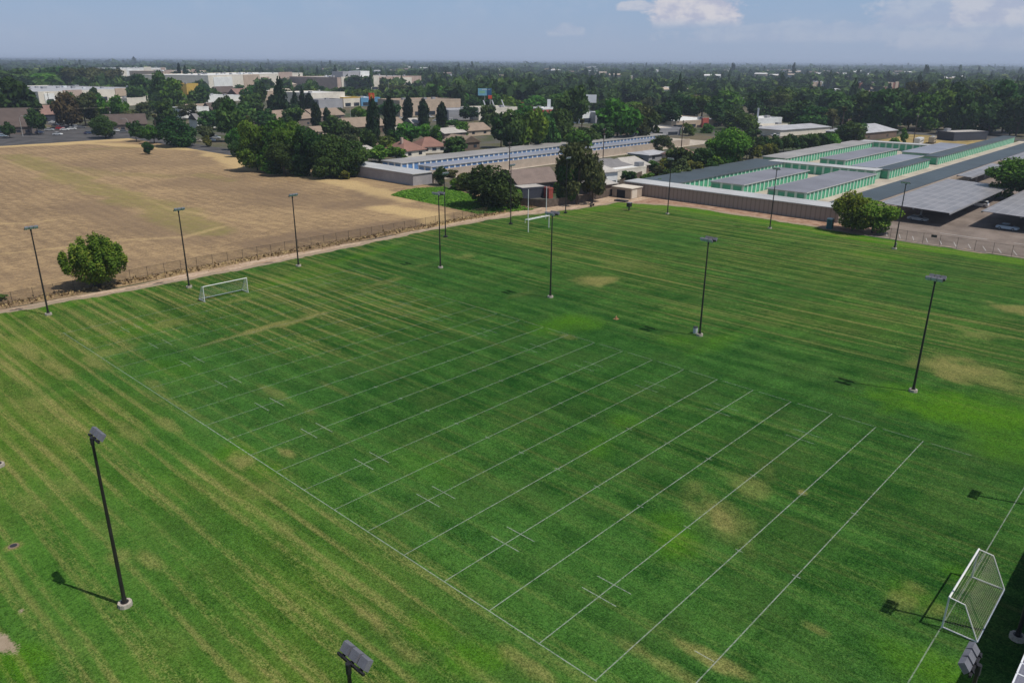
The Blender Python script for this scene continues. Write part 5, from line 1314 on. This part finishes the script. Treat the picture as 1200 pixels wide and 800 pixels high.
# near, named trees
ptree(115, 336, 271, 78, 'w', 'bush', 'big round green bush beside the dirt path and fence at left', rz=.4)
ptree(579, 243, 190, 66, 'd', 'fine', 'large dark round tree in the green plot left of the football uprights')
ptree(676, 240, 165, 44, 'o', 'airy', 'tall loose olive tree towering behind the dark bench and floodlight pole', rz=2.2)
ptree(694, 236, 184, 30, 'o', 'airy', 'lower olive tree leaning against the right side of the tall olive one')
ptree(664, 238, 187, 30, 'd', 'fine', 'dark lower tree at the left foot of the tall olive one')
ptree(998, 271, 228, 44, 'w', 'fine', 'left one of the pair of green trees at the end of the brown storage wall')
ptree(1022, 273, 233, 50, 'w', 'fine', 'right one of the pair of green trees, touching the car park fence')
ptree(1183, 232, 187, 60, 'b', 'fine', 'wide green tree growing between the carports at the right edge')
ptree(516, 217, 196, 16, 'd', 'fine', 'small dark round tree at the corner of the tan block wall')
ptree(545, 222, 201, 30, 'o', 'shrub', 'olive shrub against the tan block wall, left of the big dark round tree')
ptree(560, 226, 207, 22, 'd', 'shrub', 'dark shrub snug against the left side of the big dark round tree')
ptree(849, 197, 152, 50, 'b', 'fine', 'large round green tree at the left edge of the green storage')
ptree(776, 180, 158, 20, 'o', 'airy', 'thin olive tree in front of the right end of the blue rows')
ptree(174.5, 181, 166, 12, 'd', 'fine', 'tiny lone tree standing out in the dry field')
ptree(124, 162, 137, 28, 'd', 'fine', 'round dark tree at the near edge of the far car park')
ptree(210, 172, 134, 42, 'd', 'fine', 'biggest dark round tree at the far edge of the dry field')
ptree(0, 352, 344, 16, 'b', 'shrub', 'small green shrub by the fence, cut by the left edge')
# the green thicket at the corner of the dry field
TH = 'in the thicket by the dry field'
for (u, vb, vt, w, k, lab) in ((279, 184, 163, 16, 'd', 'small dark rounded tree, leftmost '), (302, 200, 140, 40, 'b', 'bright green tree, left of the tallest '), (325, 201, 135, 46, 'b', 'tallest bright green tree '), (348, 203, 142, 42, 'b', 'bright green tree, right of the tallest '),
        (369, 206, 147, 40, 'd', 'dark green tree, second right of the tallest '), (392, 208, 158, 44, 'd', 'dark green tree behind the pale storage wall '), (414, 206, 161, 40, 'd', 'rightmost dark tree leaning over the pale storage wall '), (335, 206, 168, 34, 'd', 'dark low tree at the near middle '), (382, 209, 174, 36, 'd', 'dark low tree nearest to the field ')):
    ptree(u, vb, vt, w, k, 'fine', lab + TH)
for (u, vb, vt, w, k, lab) in ((300, 196, 181, 26, 'd', 'low dark shrub at the left foot of the thicket by the dry field'), (320, 203, 188, 26, 'b', 'low green shrub at the middle foot of the thicket by the dry field'), (352, 206, 191, 24, 'd', 'low dark shrub right of the middle at the foot of the thicket'), (404, 210, 199, 14, 'y', 'low tan yellow shrub against the end of the pale storage wall')):
    ptree(u, vb, vt, w, k, 'shrub', lab)
# the cypress row and the other spires
for (u, vb, vt, w, lab) in ((438, 168, 117, 17, 'leftmost cypress of the dark row under the orange sign'), (457.5, 163, 115, 16, 'second cypress from the left in the dark row right of the orange sign'), (478.5, 147, 114, 13, 'third cypress from the left in the dark row'), (497, 152, 117, 14, 'fourth cypress from the left in the dark row'), (518, 156, 121, 14, 'rightmost cypress of the dark row')):
    ptree(u, vb, vt, w, 'c', 'spire', lab)
for (u, vb, vt, w, lab) in ((331, 143, 90, 22, 'tallest dark conifer above the tan roofed houses'), (347, 138, 107, 15, 'dark conifer right beside the tallest one above the tan roofs'), (356, 138, 105, 15, 'dark conifer, third in the clump above the tan roofs'), (364, 138, 110, 12, 'dark conifer at the right end of the clump above the tan roofs'), (322, 140, 112, 16, 'dark conifer at the left end of the clump above the tan roofs'), (372, 155, 121, 13, 'slim dark spire in front of the right tan roofed house'), (384.5, 152, 127, 10, 'shorter slim dark spire right of its twin before the tan roofs')):
    ptree(u, vb, vt, w, 'c', 'fir' if vt < 108 else 'spire', lab)
ptree(212.5, 104, 75, 6, 'c', 'spire', 'left one of two thin far dark spires before the tan store'); ptree(219.5, 104, 78, 6, 'c', 'spire', 'right one of two thin far dark spires before the tan store')
ptree(948, 107, 96, 4, 'c', 'spire', 'left one of two tiny dark spires by the pale block far off at right'); ptree(958.5, 108, 96, 4, 'c', 'spire', 'right one of two tiny dark spires by the pale block far off at right')
ptree(1041, 112, 97, 8, 'c', 'fir', 'dark conifer standing in front of the rust red school block')
for (u, vb, vt, lab) in ((184, 160, 131, 'yellowish palm left of the biggest dark round tree by the dry field'), (293, 162, 133, 'shaggy palm rising behind the left end of the green thicket'), (681, 172, 136, 'tall shaggy tan palm behind the blue rows'), (985, 160, 121, 'taller palm of the pair behind the pale metal shed'), (974, 160, 131, 'shorter palm of the pair behind the pale metal shed'), (1013, 146, 115, 'palm standing alone beyond the grey roofed brown building')):
    ptree(u, vb, vt, 10, 'p', 'palm', lab)
YD = [(612, 216, 208, 22, 'o'), (626, 214, 207, 20, 'd'), (650, 212, 204, 20, 'o'), (700, 196, 190, 16, 'o'), (727, 193, 186, 22, 'o'), (752, 187, 180, 18, 'o'), (764, 200, 187, 18, 'd'), (772, 208, 193, 22, 'o'), (779, 197, 184, 18, 'y'), (790, 192, 176, 20, 'd'), (804, 195, 180, 18, 'o'), (812, 199, 178, 22, 'd'), (832, 205, 188, 20, 'd'), (838, 200, 180, 22, 'b'),
      (776, 222, 210, 14, 'b'), (757, 212, 203, 16, 'b'), (745, 218, 209, 12, 'd'), (528, 208, 198, 16, 'o'), (534, 222, 208, 20, 'b'), (598, 228, 214, 18, 'd'), (654, 226, 212, 14, 'b'), (690, 226, 213, 14, 'd'), (862, 193, 178, 18, 'o'), (884, 187, 171, 14, 'y'), (660, 222, 206, 16, 'd'), (866, 171, 157, 18, 'd'), (878, 166, 150, 22, 'd'), (770, 174, 164, 14, 'b')]
for (u, vb, vt, w, k) in YD: ptree(u, vb, vt, w, k, 'shrub')
# the dark hedge of the green storage
HG = 'in the dark hedge row along the green storage'
for i, u in enumerate((885, 896, 907, 918, 929, 940, 951, 962)):
    ptree(u, 181-i*.8, 159.5-i*.6, 17, 'd', 'broad', ORD[i] + ' clipped dark tree from the left in the hedge along the storage')
ptree(974, 176, 155, 18, 'b', 'broad', 'bright green rounded tree closing the right end of the dark hedge')
for (u, vb, vt, w, k, lab) in ((797, 211, 184, 24, 'o', 'olive bush right of the pale roofed house in the yards'), (812, 208, 188, 22, 'y', 'yellow green bush left of the dark roofed green row'), (786, 213, 196, 24, 'd', 'dark shrub in front of the pale roofed house'), (850, 192, 176, 26, 'y', 'yellow bush at the foot of the large round green tree'), (823, 203, 172, 26, 'd', 'dark tree between the yellow bushes in the yards'), (796, 200, 172, 30, 'd', 'dark tree behind the olive bush in the yards'),
        (875, 187, 166, 22, 'o', 'olive tree right of the large round green tree'), (899, 184, 167, 14, 'y', 'yellow flowering bush at the left end of the dark hedge'), (907, 182, 168, 10, 'y', 'small yellow bush in front of the dark hedge'), (736, 214, 200, 18, 'd', 'dark shrub against the wide grey brown roofed house'), (640, 217, 206, 24, 'o', 'olive hedge clump on the tan block wall left of the tall olive tree'), (715, 198, 191, 20, 'o', 'low olive hedge clump above the wide grey brown roof'), (742, 189, 182, 22, 'o', 'low olive hedge clump behind the pale roofed house'), (700, 230, 214, 14, 'b', 'small bright green shrub before the low pale roofed garage'), (606, 236, 220, 16, 'b', 'small green shrub behind the left football upright'),
        (828, 156, 144, 15, 'b', 'right one of two small round street trees before the white shop row'), (807, 159, 145, 16, 'b', 'left one of two small round street trees before the white shop row'), (1048, 158, 151, 10, 'd', 'dark shrub at the left corner of the golden vacant lot'), (1058, 168, 151, 9, 'b', 'upright shrub in the golden vacant lot'), (1047, 170, 162, 14, 'b', 'small round shrub in the golden vacant lot')):
    ptree(u, vb, vt, w, k, 'shrub' if vb-vt < 20 and k != 'd' else 'broad', lab)
# broad trees of the middle distance, as they stand in the photograph: foot, top, width
MID = '''27 150 92 44 d;44 158 127 18 d;12 162 143 14 d;84 150 108 30 r;101 148 106 30 o;119 146 108 26 b;138 146 112 24 b;63 132 116 14 d;160 166 142 20 d;181 168 146 22 b;196 152 118 24 d;112 128 103 14 d;150 146 128 22 o;168 140 121 22 o
204 130 94 24 b;188 128 86 22 d;166 122 84 28 d;236 128 101 24 d;222 140 120 22 o;250 152 128 26 d;270 166 116 26 d;262 140 112 26 d;284 150 120 30 d;297 140 108 26 d;276 176 150 20 b;243 172 158 10 y;290 172 138 24 d;306 130 96 16 d;294 124 100 18 b;312 152 128 22 d
394 168 135 30 d;412 170 146 22 o;421 160 150 16 d;455 182 158 26 y;444 190 170 26 b;465 188 171 26 b;478 172 141 30 b;497 166 144 16 b;464 178 152 20 d;434 180 150 18 d;510 168 148 16 b;533 184 161 30 d;551 142 124 20 d;540 160 143 20 b;528 152 140 18 d;430 150 128 14 b;420 140 124 16 b;398 136 126 12 d
572 148 124 22 d;587 174 133 30 d;604 178 128 34 d;622 178 126 34 b;640 176 130 30 d;658 174 130 34 d;676 180 150 30 b;615 152 122 24 b;598 134 112 22 b;630 130 112 26 b;650 136 108 24 b;668 156 101 34 d;690 172 148 26 d;706 170 142 24 d;722 168 116 46 b;745 166 121 40 o;760 164 126 28 d;738 140 118 30 b;712 138 114 24 d;580 132 108 26 b;556 132 112 20 d;540 128 108 24 b
782 150 118 28 d;800 140 112 34 d;822 138 110 34 b;842 148 114 26 d;862 152 126 30 d;874 160 132 24 d;852 136 106 30 b;888 140 106 30 d;906 140 108 32 o;926 150 118 40 d;948 152 122 38 d;968 152 126 26 o;985 168 148 24 d;1000 168 142 30 d;1008 162 143 22 d;920 132 102 30 b;945 126 103 26 b;965 134 106 30 d;985 146 108 36 d
1016 150 106 34 d;1034 154 108 40 d;1050 150 100 40 d;1064 152 110 32 d;1080 154 112 36 b;1098 152 108 36 b;1112 148 98 34 d;1126 158 108 34 d;1142 154 100 36 d;1158 158 112 36 d;1174 156 98 40 d;1190 160 110 36 d;1204 156 98 36 d;1072 132 94 30 o;1100 130 94 32 b;1134 128 92 30 d;1160 128 92 34 d;1190 130 92 34 d;1024 136 112 26 b;1046 134 104 30 b;1118 146 118 28 b
20 110 80 40 d;50 110 84 36 b;75 106 80 40 d;100 108 78 40 o;125 106 78 36 o;8 128 104 26 d;140 104 86 20 d;178 112 92 26 d;150 112 94 24 d;240 114 99 18 d;254 118 106 16 d;280 112 100 16 d;306 112 96 18 d;322 112 99 22 d;340 112 100 26 d;358 112 99 22 d;372 112 101 20 d;408 118 101 22 d;424 118 102 24 d;440 120 104 22 b;456 116 98 22 o;470 118 99 24 o;486 118 100 24 d;500 120 103 26 b;518 122 100 28 b;536 120 99 26 o;550 118 104 22 d
388 124 114 12 d;520 132 114 20 d;450 133 121 16 b;482 128 112 18 b'''
for ln in MID.split('\n'):
    for e in ln.split(';'):
        u, vb, vt, w, k = e.split(); u, vb, vt, w = map(float, (u, vb, vt, w))
        x, y = P(u, vb)
        ptree(u, vb, vt, w*random.uniform(.95, 1.15), k, 'airy' if k == 'o' and random.random() < .6 else 'broad')
def blocked(x, y, w, h, D, margin=3.):
    for (fx, fy, L, d, a) in FOOT:
        dx, dy = x-fx, y-fy; lx = dx*math.cos(a)+dy*math.sin(a); ly = -dx*math.sin(a)+dy*math.cos(a)
        if -margin < lx < L+margin and -margin < ly < d+margin: return True
    u, vb, dep = proj(x, y); vt = proj(x, y, h)[1]; hw = w/2/dep*F_PX
    for (a, b, c, d, dd) in CLEAR:
        if D < dd and u+hw*.8 > a and u-hw*.8 < c and vb > b and vt < d: return True
    return False
# a random scatter fills the gaps between the listed trees, still one by one
HEAD = math.atan2(CF[1], CF[0])
cnt = 0
def occupied(x, y):   # grounds that stay open
    return (-330 < x < 150 and 100 < y < 470) or (140 < x < 345 and 178 < y < 222) or (150 < x < 470 and -80 < y < 140) or x < 160 and y < 135
tries = 0
while cnt < 85 and tries < 6000:
    tries += 1
    D = math.sqrt(random.uniform(340**2, 760**2)); a = HEAD + random.uniform(-.62, .62)
    x, y = D*math.cos(a), D*math.sin(a)
    if occupied(x, y): continue
    h = random.uniform(6, 12.5); w = h*random.uniform(.75, 1.15)
    if blocked(x, y, w, h, D): continue
    if any((t['o'].location.x-x)**2 + (t['o'].location.y-y)**2 < 64 for t in TREES): continue
    plant(x, y, h, w, random.choices('dboyr', (5, 4, 3, .7, .5))[0]); cnt += 1
# labels for the trees that have none yet, by what they stand near, then by order from the left
def zone(t):
    u, D = t['u'], t['D']
    far = D > 560
    for lim, near, dist in ((60, 'around the brown hall', 'left of the long white warehouse'), (160, 'round the far car park', 'round the long white warehouse'), (258, 'near the biggest dark round tree', 'below the two thin spires'), (330, 'behind the thicket, left half', 'before the cream superstore'),
            (425, 'round the tan roofed houses', 'right of the cream superstore'), (532, 'among cypresses and terracotta roofs', 'before the pink brown store'), (625, 'behind the blue rows, left half', 'below the pale blue billboard'), (712, 'under the blank white billboard', 'beyond the blank white billboard'),
            (790, 'at the blue rows, right end', 'far beyond the blue rows'), (884, 'round the white shop row', 'beyond the white shop row'), (1000, 'behind the pale metal shed', 'beyond the slim white tower'), (1085, 'behind the golden vacant lot', 'round the rust red school'), (5000, 'in the stand at right', 'beyond the stand at right')):
        if u < lim: return dist if far else near
groups = {}
for t in TREES:
    if t['label']: continue
    d = '' if t['shape'] == 'shrub' else 'loose ' if t['shape'] == 'airy' else 'tall ' if t['vb']-t['vt'] > 40 else 'small ' if t['vb']-t['vt'] < 14 else ''
    groups.setdefault((d + KINDNAME[t['kind']] + (' bush' if t['shape'] == 'shrub' else ' tree'), zone(t)), []).append(t)
for (d, z), L in groups.items():
    L.sort(key=lambda t: t['u'])
    for i, t in enumerate(L):
        lab = (d + ' ' + z) if len(L) == 1 else '%s %s from left, %s' % (ORD[i], d, z) if i < 20 else d
        t['o']['label'] = lab
for t in TREES: t['o']['group'] = 'shrubs in yards and lots' if t['shape'] in ('shrub',) else 'trees of the town'

# weeds on the green plot behind the path: uncountable ground cover
def inpoly(px, py, poly):
    r = np.zeros(len(px), bool); j = len(poly)-1
    for i in range(len(poly)):
        xi, yi = poly[i]; xj, yj = poly[j]
        r ^= ((yi > py) != (yj > py)) & (px < (xj-xi)*(py-yi)/(yj-yi+1e-9)+xi); j = i
    return r
plot = [P(458, 229), P(470, 224), P(487, 221), P(520, 219), P(545, 226), P(560, 232), P(604, 241), P(625, 246), P(560, 251), P(525, 243)]
sheet('weedy_plot', plot, .024, M('weed_soil', (.075, .17, .025), .95, .35, .25))
px = rng.uniform(min(q[0] for q in plot), max(q[0] for q in plot), 30000); py = rng.uniform(min(q[1] for q in plot), max(q[1] for q in plot), 30000)
k = inpoly(px, py, plot); px, py = px[k], py[k]; n = len(px)
hh = .10 + .8*np.clip(fbm(px*.16, py*.16, 61)-.52, 0, 1)*2*rng.random(n)
lob = np.stack([px, py, hh*.6], 1)
nor = rng.normal(size=(n, 3))*.5 + np.array([0, 0, 1.]); nor /= np.linalg.norm(nor, axis=1)[:, None]
a = np.cross(nor, rng.normal(size=(n, 3))); a /= np.linalg.norm(a, axis=1)[:, None]; b = np.cross(nor, a); s = (.16+.22*rng.random(n))[:, None]
q = np.stack([lob-a*s, lob-b*s*.7, lob+a*s, lob+b*s*.7], 1).reshape(-1, 3); q[:, 2] = np.maximum(q[:, 2], .03)
me = np_mesh('weeds', q, np.arange(4*n).reshape(n, 4), leaf_mat('weed_leaves', (.045, .12, .014), (.09, .24, .022), (.17, .32, .04)), {'tone': ('POINT', np.repeat(rng.random(n), 4))})
o = bpy.data.objects.new('weeds', me); COL.objects.link(o); tag(o, 'lush low green weeds covering the plot behind the dirt path', 'weeds', kind='stuff')
# dead tufts and stones along the fence line
n = 5200; px = rng.uniform(-40, 150, n); py = 132.6 + rng.normal(size=n)*.9 + .4*rng.random(n)
hh = .10+.35*rng.random(n)**2; c0 = np.stack([px, py, hh*.5], 1)
nor = rng.normal(size=(n, 3)); nor[:, 2] = np.abs(nor[:, 2])*.6; nor /= np.linalg.norm(nor, axis=1)[:, None]
a = np.cross(nor, rng.normal(size=(n, 3))); a /= np.linalg.norm(a, axis=1)[:, None]; b = np.cross(nor, a); s = (hh*.8)[:, None]
q = np.stack([c0-a*s, c0-b*s*.7, c0+a*s, c0+b*s*.7], 1).reshape(-1, 3); q[:, 2] = np.maximum(q[:, 2], .02)
t = NT('dead_grass'); t.attr('tone'); t_c = t.mix(t.attr('tone'), (.13, .085, .045), (.42, .31, .15))
me = np_mesh('dry_tufts', q, np.arange(4*n).reshape(n, 4), t.done(t.bsdf(t_c, .9, .1)), {'tone': ('POINT', np.repeat(rng.random(n), 4))})
o = bpy.data.objects.new('dry_tufts', me); COL.objects.link(o); tag(o, 'dead tan grass tufts along the fence by the dirt path', 'grass', kind='stuff')

# ------------------------------------------------------------------ the town to the horizon: one wood, one mass of roofs
def template(seed, n, lobes, leaf): return leaves(n, lobes, leaf, seed)
TPL = {0: [template(900+i, 130, broad_lobes(910+i, 8, .8, .12), .27) for i in range(5)] + [template(930, 120, column_lobes(931), .22), template(932, 120, cone_lobes(933, 9, .8), .25)],
       1: [template(940+i, 46, broad_lobes(950+i, 5, .8, .1), .46) for i in range(4)] + [template(960, 40, column_lobes(961, 6), .34)],
       2: [template(970+i, 20, broad_lobes(980+i, 3, .8, .1), .72) for i in range(4)] + [template(990, 18, column_lobes(991, 5), .5)]}
VV, TT = [], []; nfar = 0
def far_density(x, y): return vnoise(np.array([x*.006+50]), np.array([y*.006+80]), 44)[0]
for lod, (d0, d1, dens) in enumerate(((600, 1500, 1.7e-3), (1500, 4200, 4.6e-4), (4200, 13000, 9e-5))):
    area = .5*1.5*(d1**2-d0**2); n = int(area*dens)
    for i in range(n):
        D = math.sqrt(random.uniform(d0**2, d1**2)); a = HEAD + random.uniform(-.75, .75); x, y = D*math.cos(a), D*math.sin(a)
        fd = far_density(x, y)
        if fd < .22 and random.random() < .75: continue
        spire = random.random() < (.10 if lod == 0 else .11)
        L = TPL[lod]; nb = 5 if lod == 0 else 4
        tp = random.choice(L[nb:]) if spire else random.choice(L[:nb])
        h = random.uniform(8, 16)*(.8+.7*fd) if not spire else (random.uniform(14, 26) if random.random() < .93 or lod == 0 else random.uniform(26, 38))
        w = h*random.uniform(.8, 1.25) if not spire else h*random.uniform(.22, .36)
        if lod == 2: h *= 1.15; w *= 2.0
        if lod == 0 and blocked(x, y, w, h, D): continue
        if lod > 0 and any(D < c[4] and c[0] < proj(x, y)[0] < c[2] for c in CLEAR): continue
        aa = random.random()*6.28; ca, sa = math.cos(aa)*w, math.sin(aa)*w
        v, q, tn = tp
        VV.append(np.stack([v[:, 0]*ca-v[:, 1]*sa+x, v[:, 0]*sa+v[:, 1]*ca+y, v[:, 2]*h-.3], 1).astype(np.float32)); TT.append((np.clip(.55*tn + random.choice((-.32, -.2, -.1, 0, .05, .2, .38)) - (.25 if spire else 0), 0, 1)).astype(np.float32)); nfar += 1
V = np.concatenate(VV); T = np.concatenate(TT)
fm = leaf_mat('far_wood_leaves', (.018, .042, .012), (.065, .122, .024), (.20, .235, .045), 0)
me = np_mesh('distant_trees', V, np.arange(len(V)).reshape(-1, 4), fm, {'tone': ('POINT', T)})
o = bpy.data.objects.new('distant_trees', me); COL.objects.link(o); tag(o, 'dense far wood of town trees running to the horizon', 'trees', kind='stuff')
mb = MB(); nb = 0
for (d0, d1, n) in ((700, 1500, 60), (1500, 4000, 110), (4000, 9000, 70)):
    for i in range(n):
        D = math.sqrt(random.uniform(d0**2, d1**2)); a = HEAD + random.uniform(-.7, .7); x, y = D*math.cos(a), D*math.sin(a)
        if D < 1500 and blocked(x, y, 14, 5, D): continue
        L = random.uniform(12, 26)*(1 if D < 3000 else 3); d = random.uniform(9, 16)*(1 if D < 3000 else 2); h = random.uniform(4, 8)*(1 if D < 1500 else 1.5 if D < 4000 else 2.0); r = HEAD+math.pi/2+random.choice((0, .8, -.7, 1.5))+random.uniform(-.1, .1)
        ax, ay = Vector((math.cos(r), math.sin(r), 0))*(L/2), Vector((-math.sin(r), math.cos(r), 0))*(d/2); c = Vector((x, y, 0)); up = Vector((0, 0, h)); rz = Vector((0, 0, h+(2.2 if D < 3000 else 1.)))
        mi = random.choice((0, 0, 1, 2, 2, 3)); 
        mb.add([c-ax-ay, c+ax-ay, c+ax+ay, c-ax+ay, c-ax-ay+up, c+ax-ay+up, c+ax+ay+up, c-ax+ay+up], [(0, 1, 5, 4), (1, 2, 6, 5), (2, 3, 7, 6), (3, 0, 4, 7)], random.choice((0, 2, 3)))
        mb.add([c-ax*1.05-ay*1.1+up, c+ax*1.05-ay*1.1+up, c+ax*1.05+ay*1.1+up, c-ax*1.05+ay*1.1+up, c-ax*1.05+rz, c+ax*1.05+rz], [(0, 1, 5, 4), (2, 3, 4, 5), (1, 2, 5), (3, 0, 4)], mi)
for i in range(150):
    u = random.gauss(985, 95) if i % 3 else random.uniform(380, 900); D = random.uniform(1500, 4200); d = ray(u, 85); a = math.atan2(d[1], d[0]); x, y = D*math.cos(a), D*math.sin(a)
    L, d, h = random.uniform(14, 34), random.uniform(10, 22), random.uniform(8, 14); r = HEAD+math.pi/2+random.uniform(-.6, .6)
    ax, ay = Vector((math.cos(r), math.sin(r), 0))*(L/2), Vector((-math.sin(r), math.cos(r), 0))*(d/2); c = Vector((x, y, 0)); up = Vector((0, 0, h)); rz = Vector((0, 0, h+2.5)); mi = random.choice((0, 0, 2, 3, 1))
    mb.add([c-ax-ay, c+ax-ay, c+ax+ay, c-ax+ay, c-ax-ay+up, c+ax-ay+up, c+ax+ay+up, c-ax+ay+up], [(0, 1, 5, 4), (1, 2, 6, 5), (2, 3, 7, 6), (3, 0, 4, 7)], random.choice((0, 2, 2, 3)))
    mb.add([c-ax*1.05-ay*1.1+up, c+ax*1.05-ay*1.1+up, c+ax*1.05+ay*1.1+up, c-ax*1.05+ay*1.1+up, c-ax*1.05+rz, c+ax*1.05+rz], [(0, 1, 5, 4), (2, 3, 4, 5), (1, 2, 5), (3, 0, 4)], mi)
fr = [M('far_roof_white', (.66, .64, .62), .8, .1, .05), M('far_roof_brown', (.22, .16, .13), .8, .1, .05), M('far_roof_tan', (.44, .36, .28), .8, .1, .05), M('far_roof_grey', (.36, .36, .37), .8, .1, .05)]
o = mb.build('distant_roofs', fr); tag(o, 'scattered pale roofs showing through the far wood', 'buildings', kind='stuff')

# ------------------------------------------------------------------ the air
t = bpy.data.materials.new('haze_air'); t.use_nodes = True; n_ = t.node_tree; n_.nodes.clear()
vo = n_.nodes.new('ShaderNodeVolumePrincipled'); oo = n_.nodes.new('ShaderNodeOutputMaterial')
vo.inputs['Color'].default_value = (.66, .76, .92, 1); vo.inputs['Density'].default_value = HAZE_D; vo.inputs['Anisotropy'].default_value = .2
n_.links.new(vo.outputs[0], oo.inputs['Volume'])
if HAZE_D > 0:
    hz = MB().box(-33000, 33000, -33000, 33000, -1.0, 40).build('haze', t); tag(hz, 'thin blue summer haze over the whole town', 'haze', kind='stuff')
print('trees', len(TREES), 'far', nfar, 'verts', len(V), 'objects', len(bpy.data.objects))

for o in bpy.data.objects:
    if o.parent is None and 'label' in o and not 4 <= len(o['label'].split()) <= 16: print('LONG', o.name, o['label'])
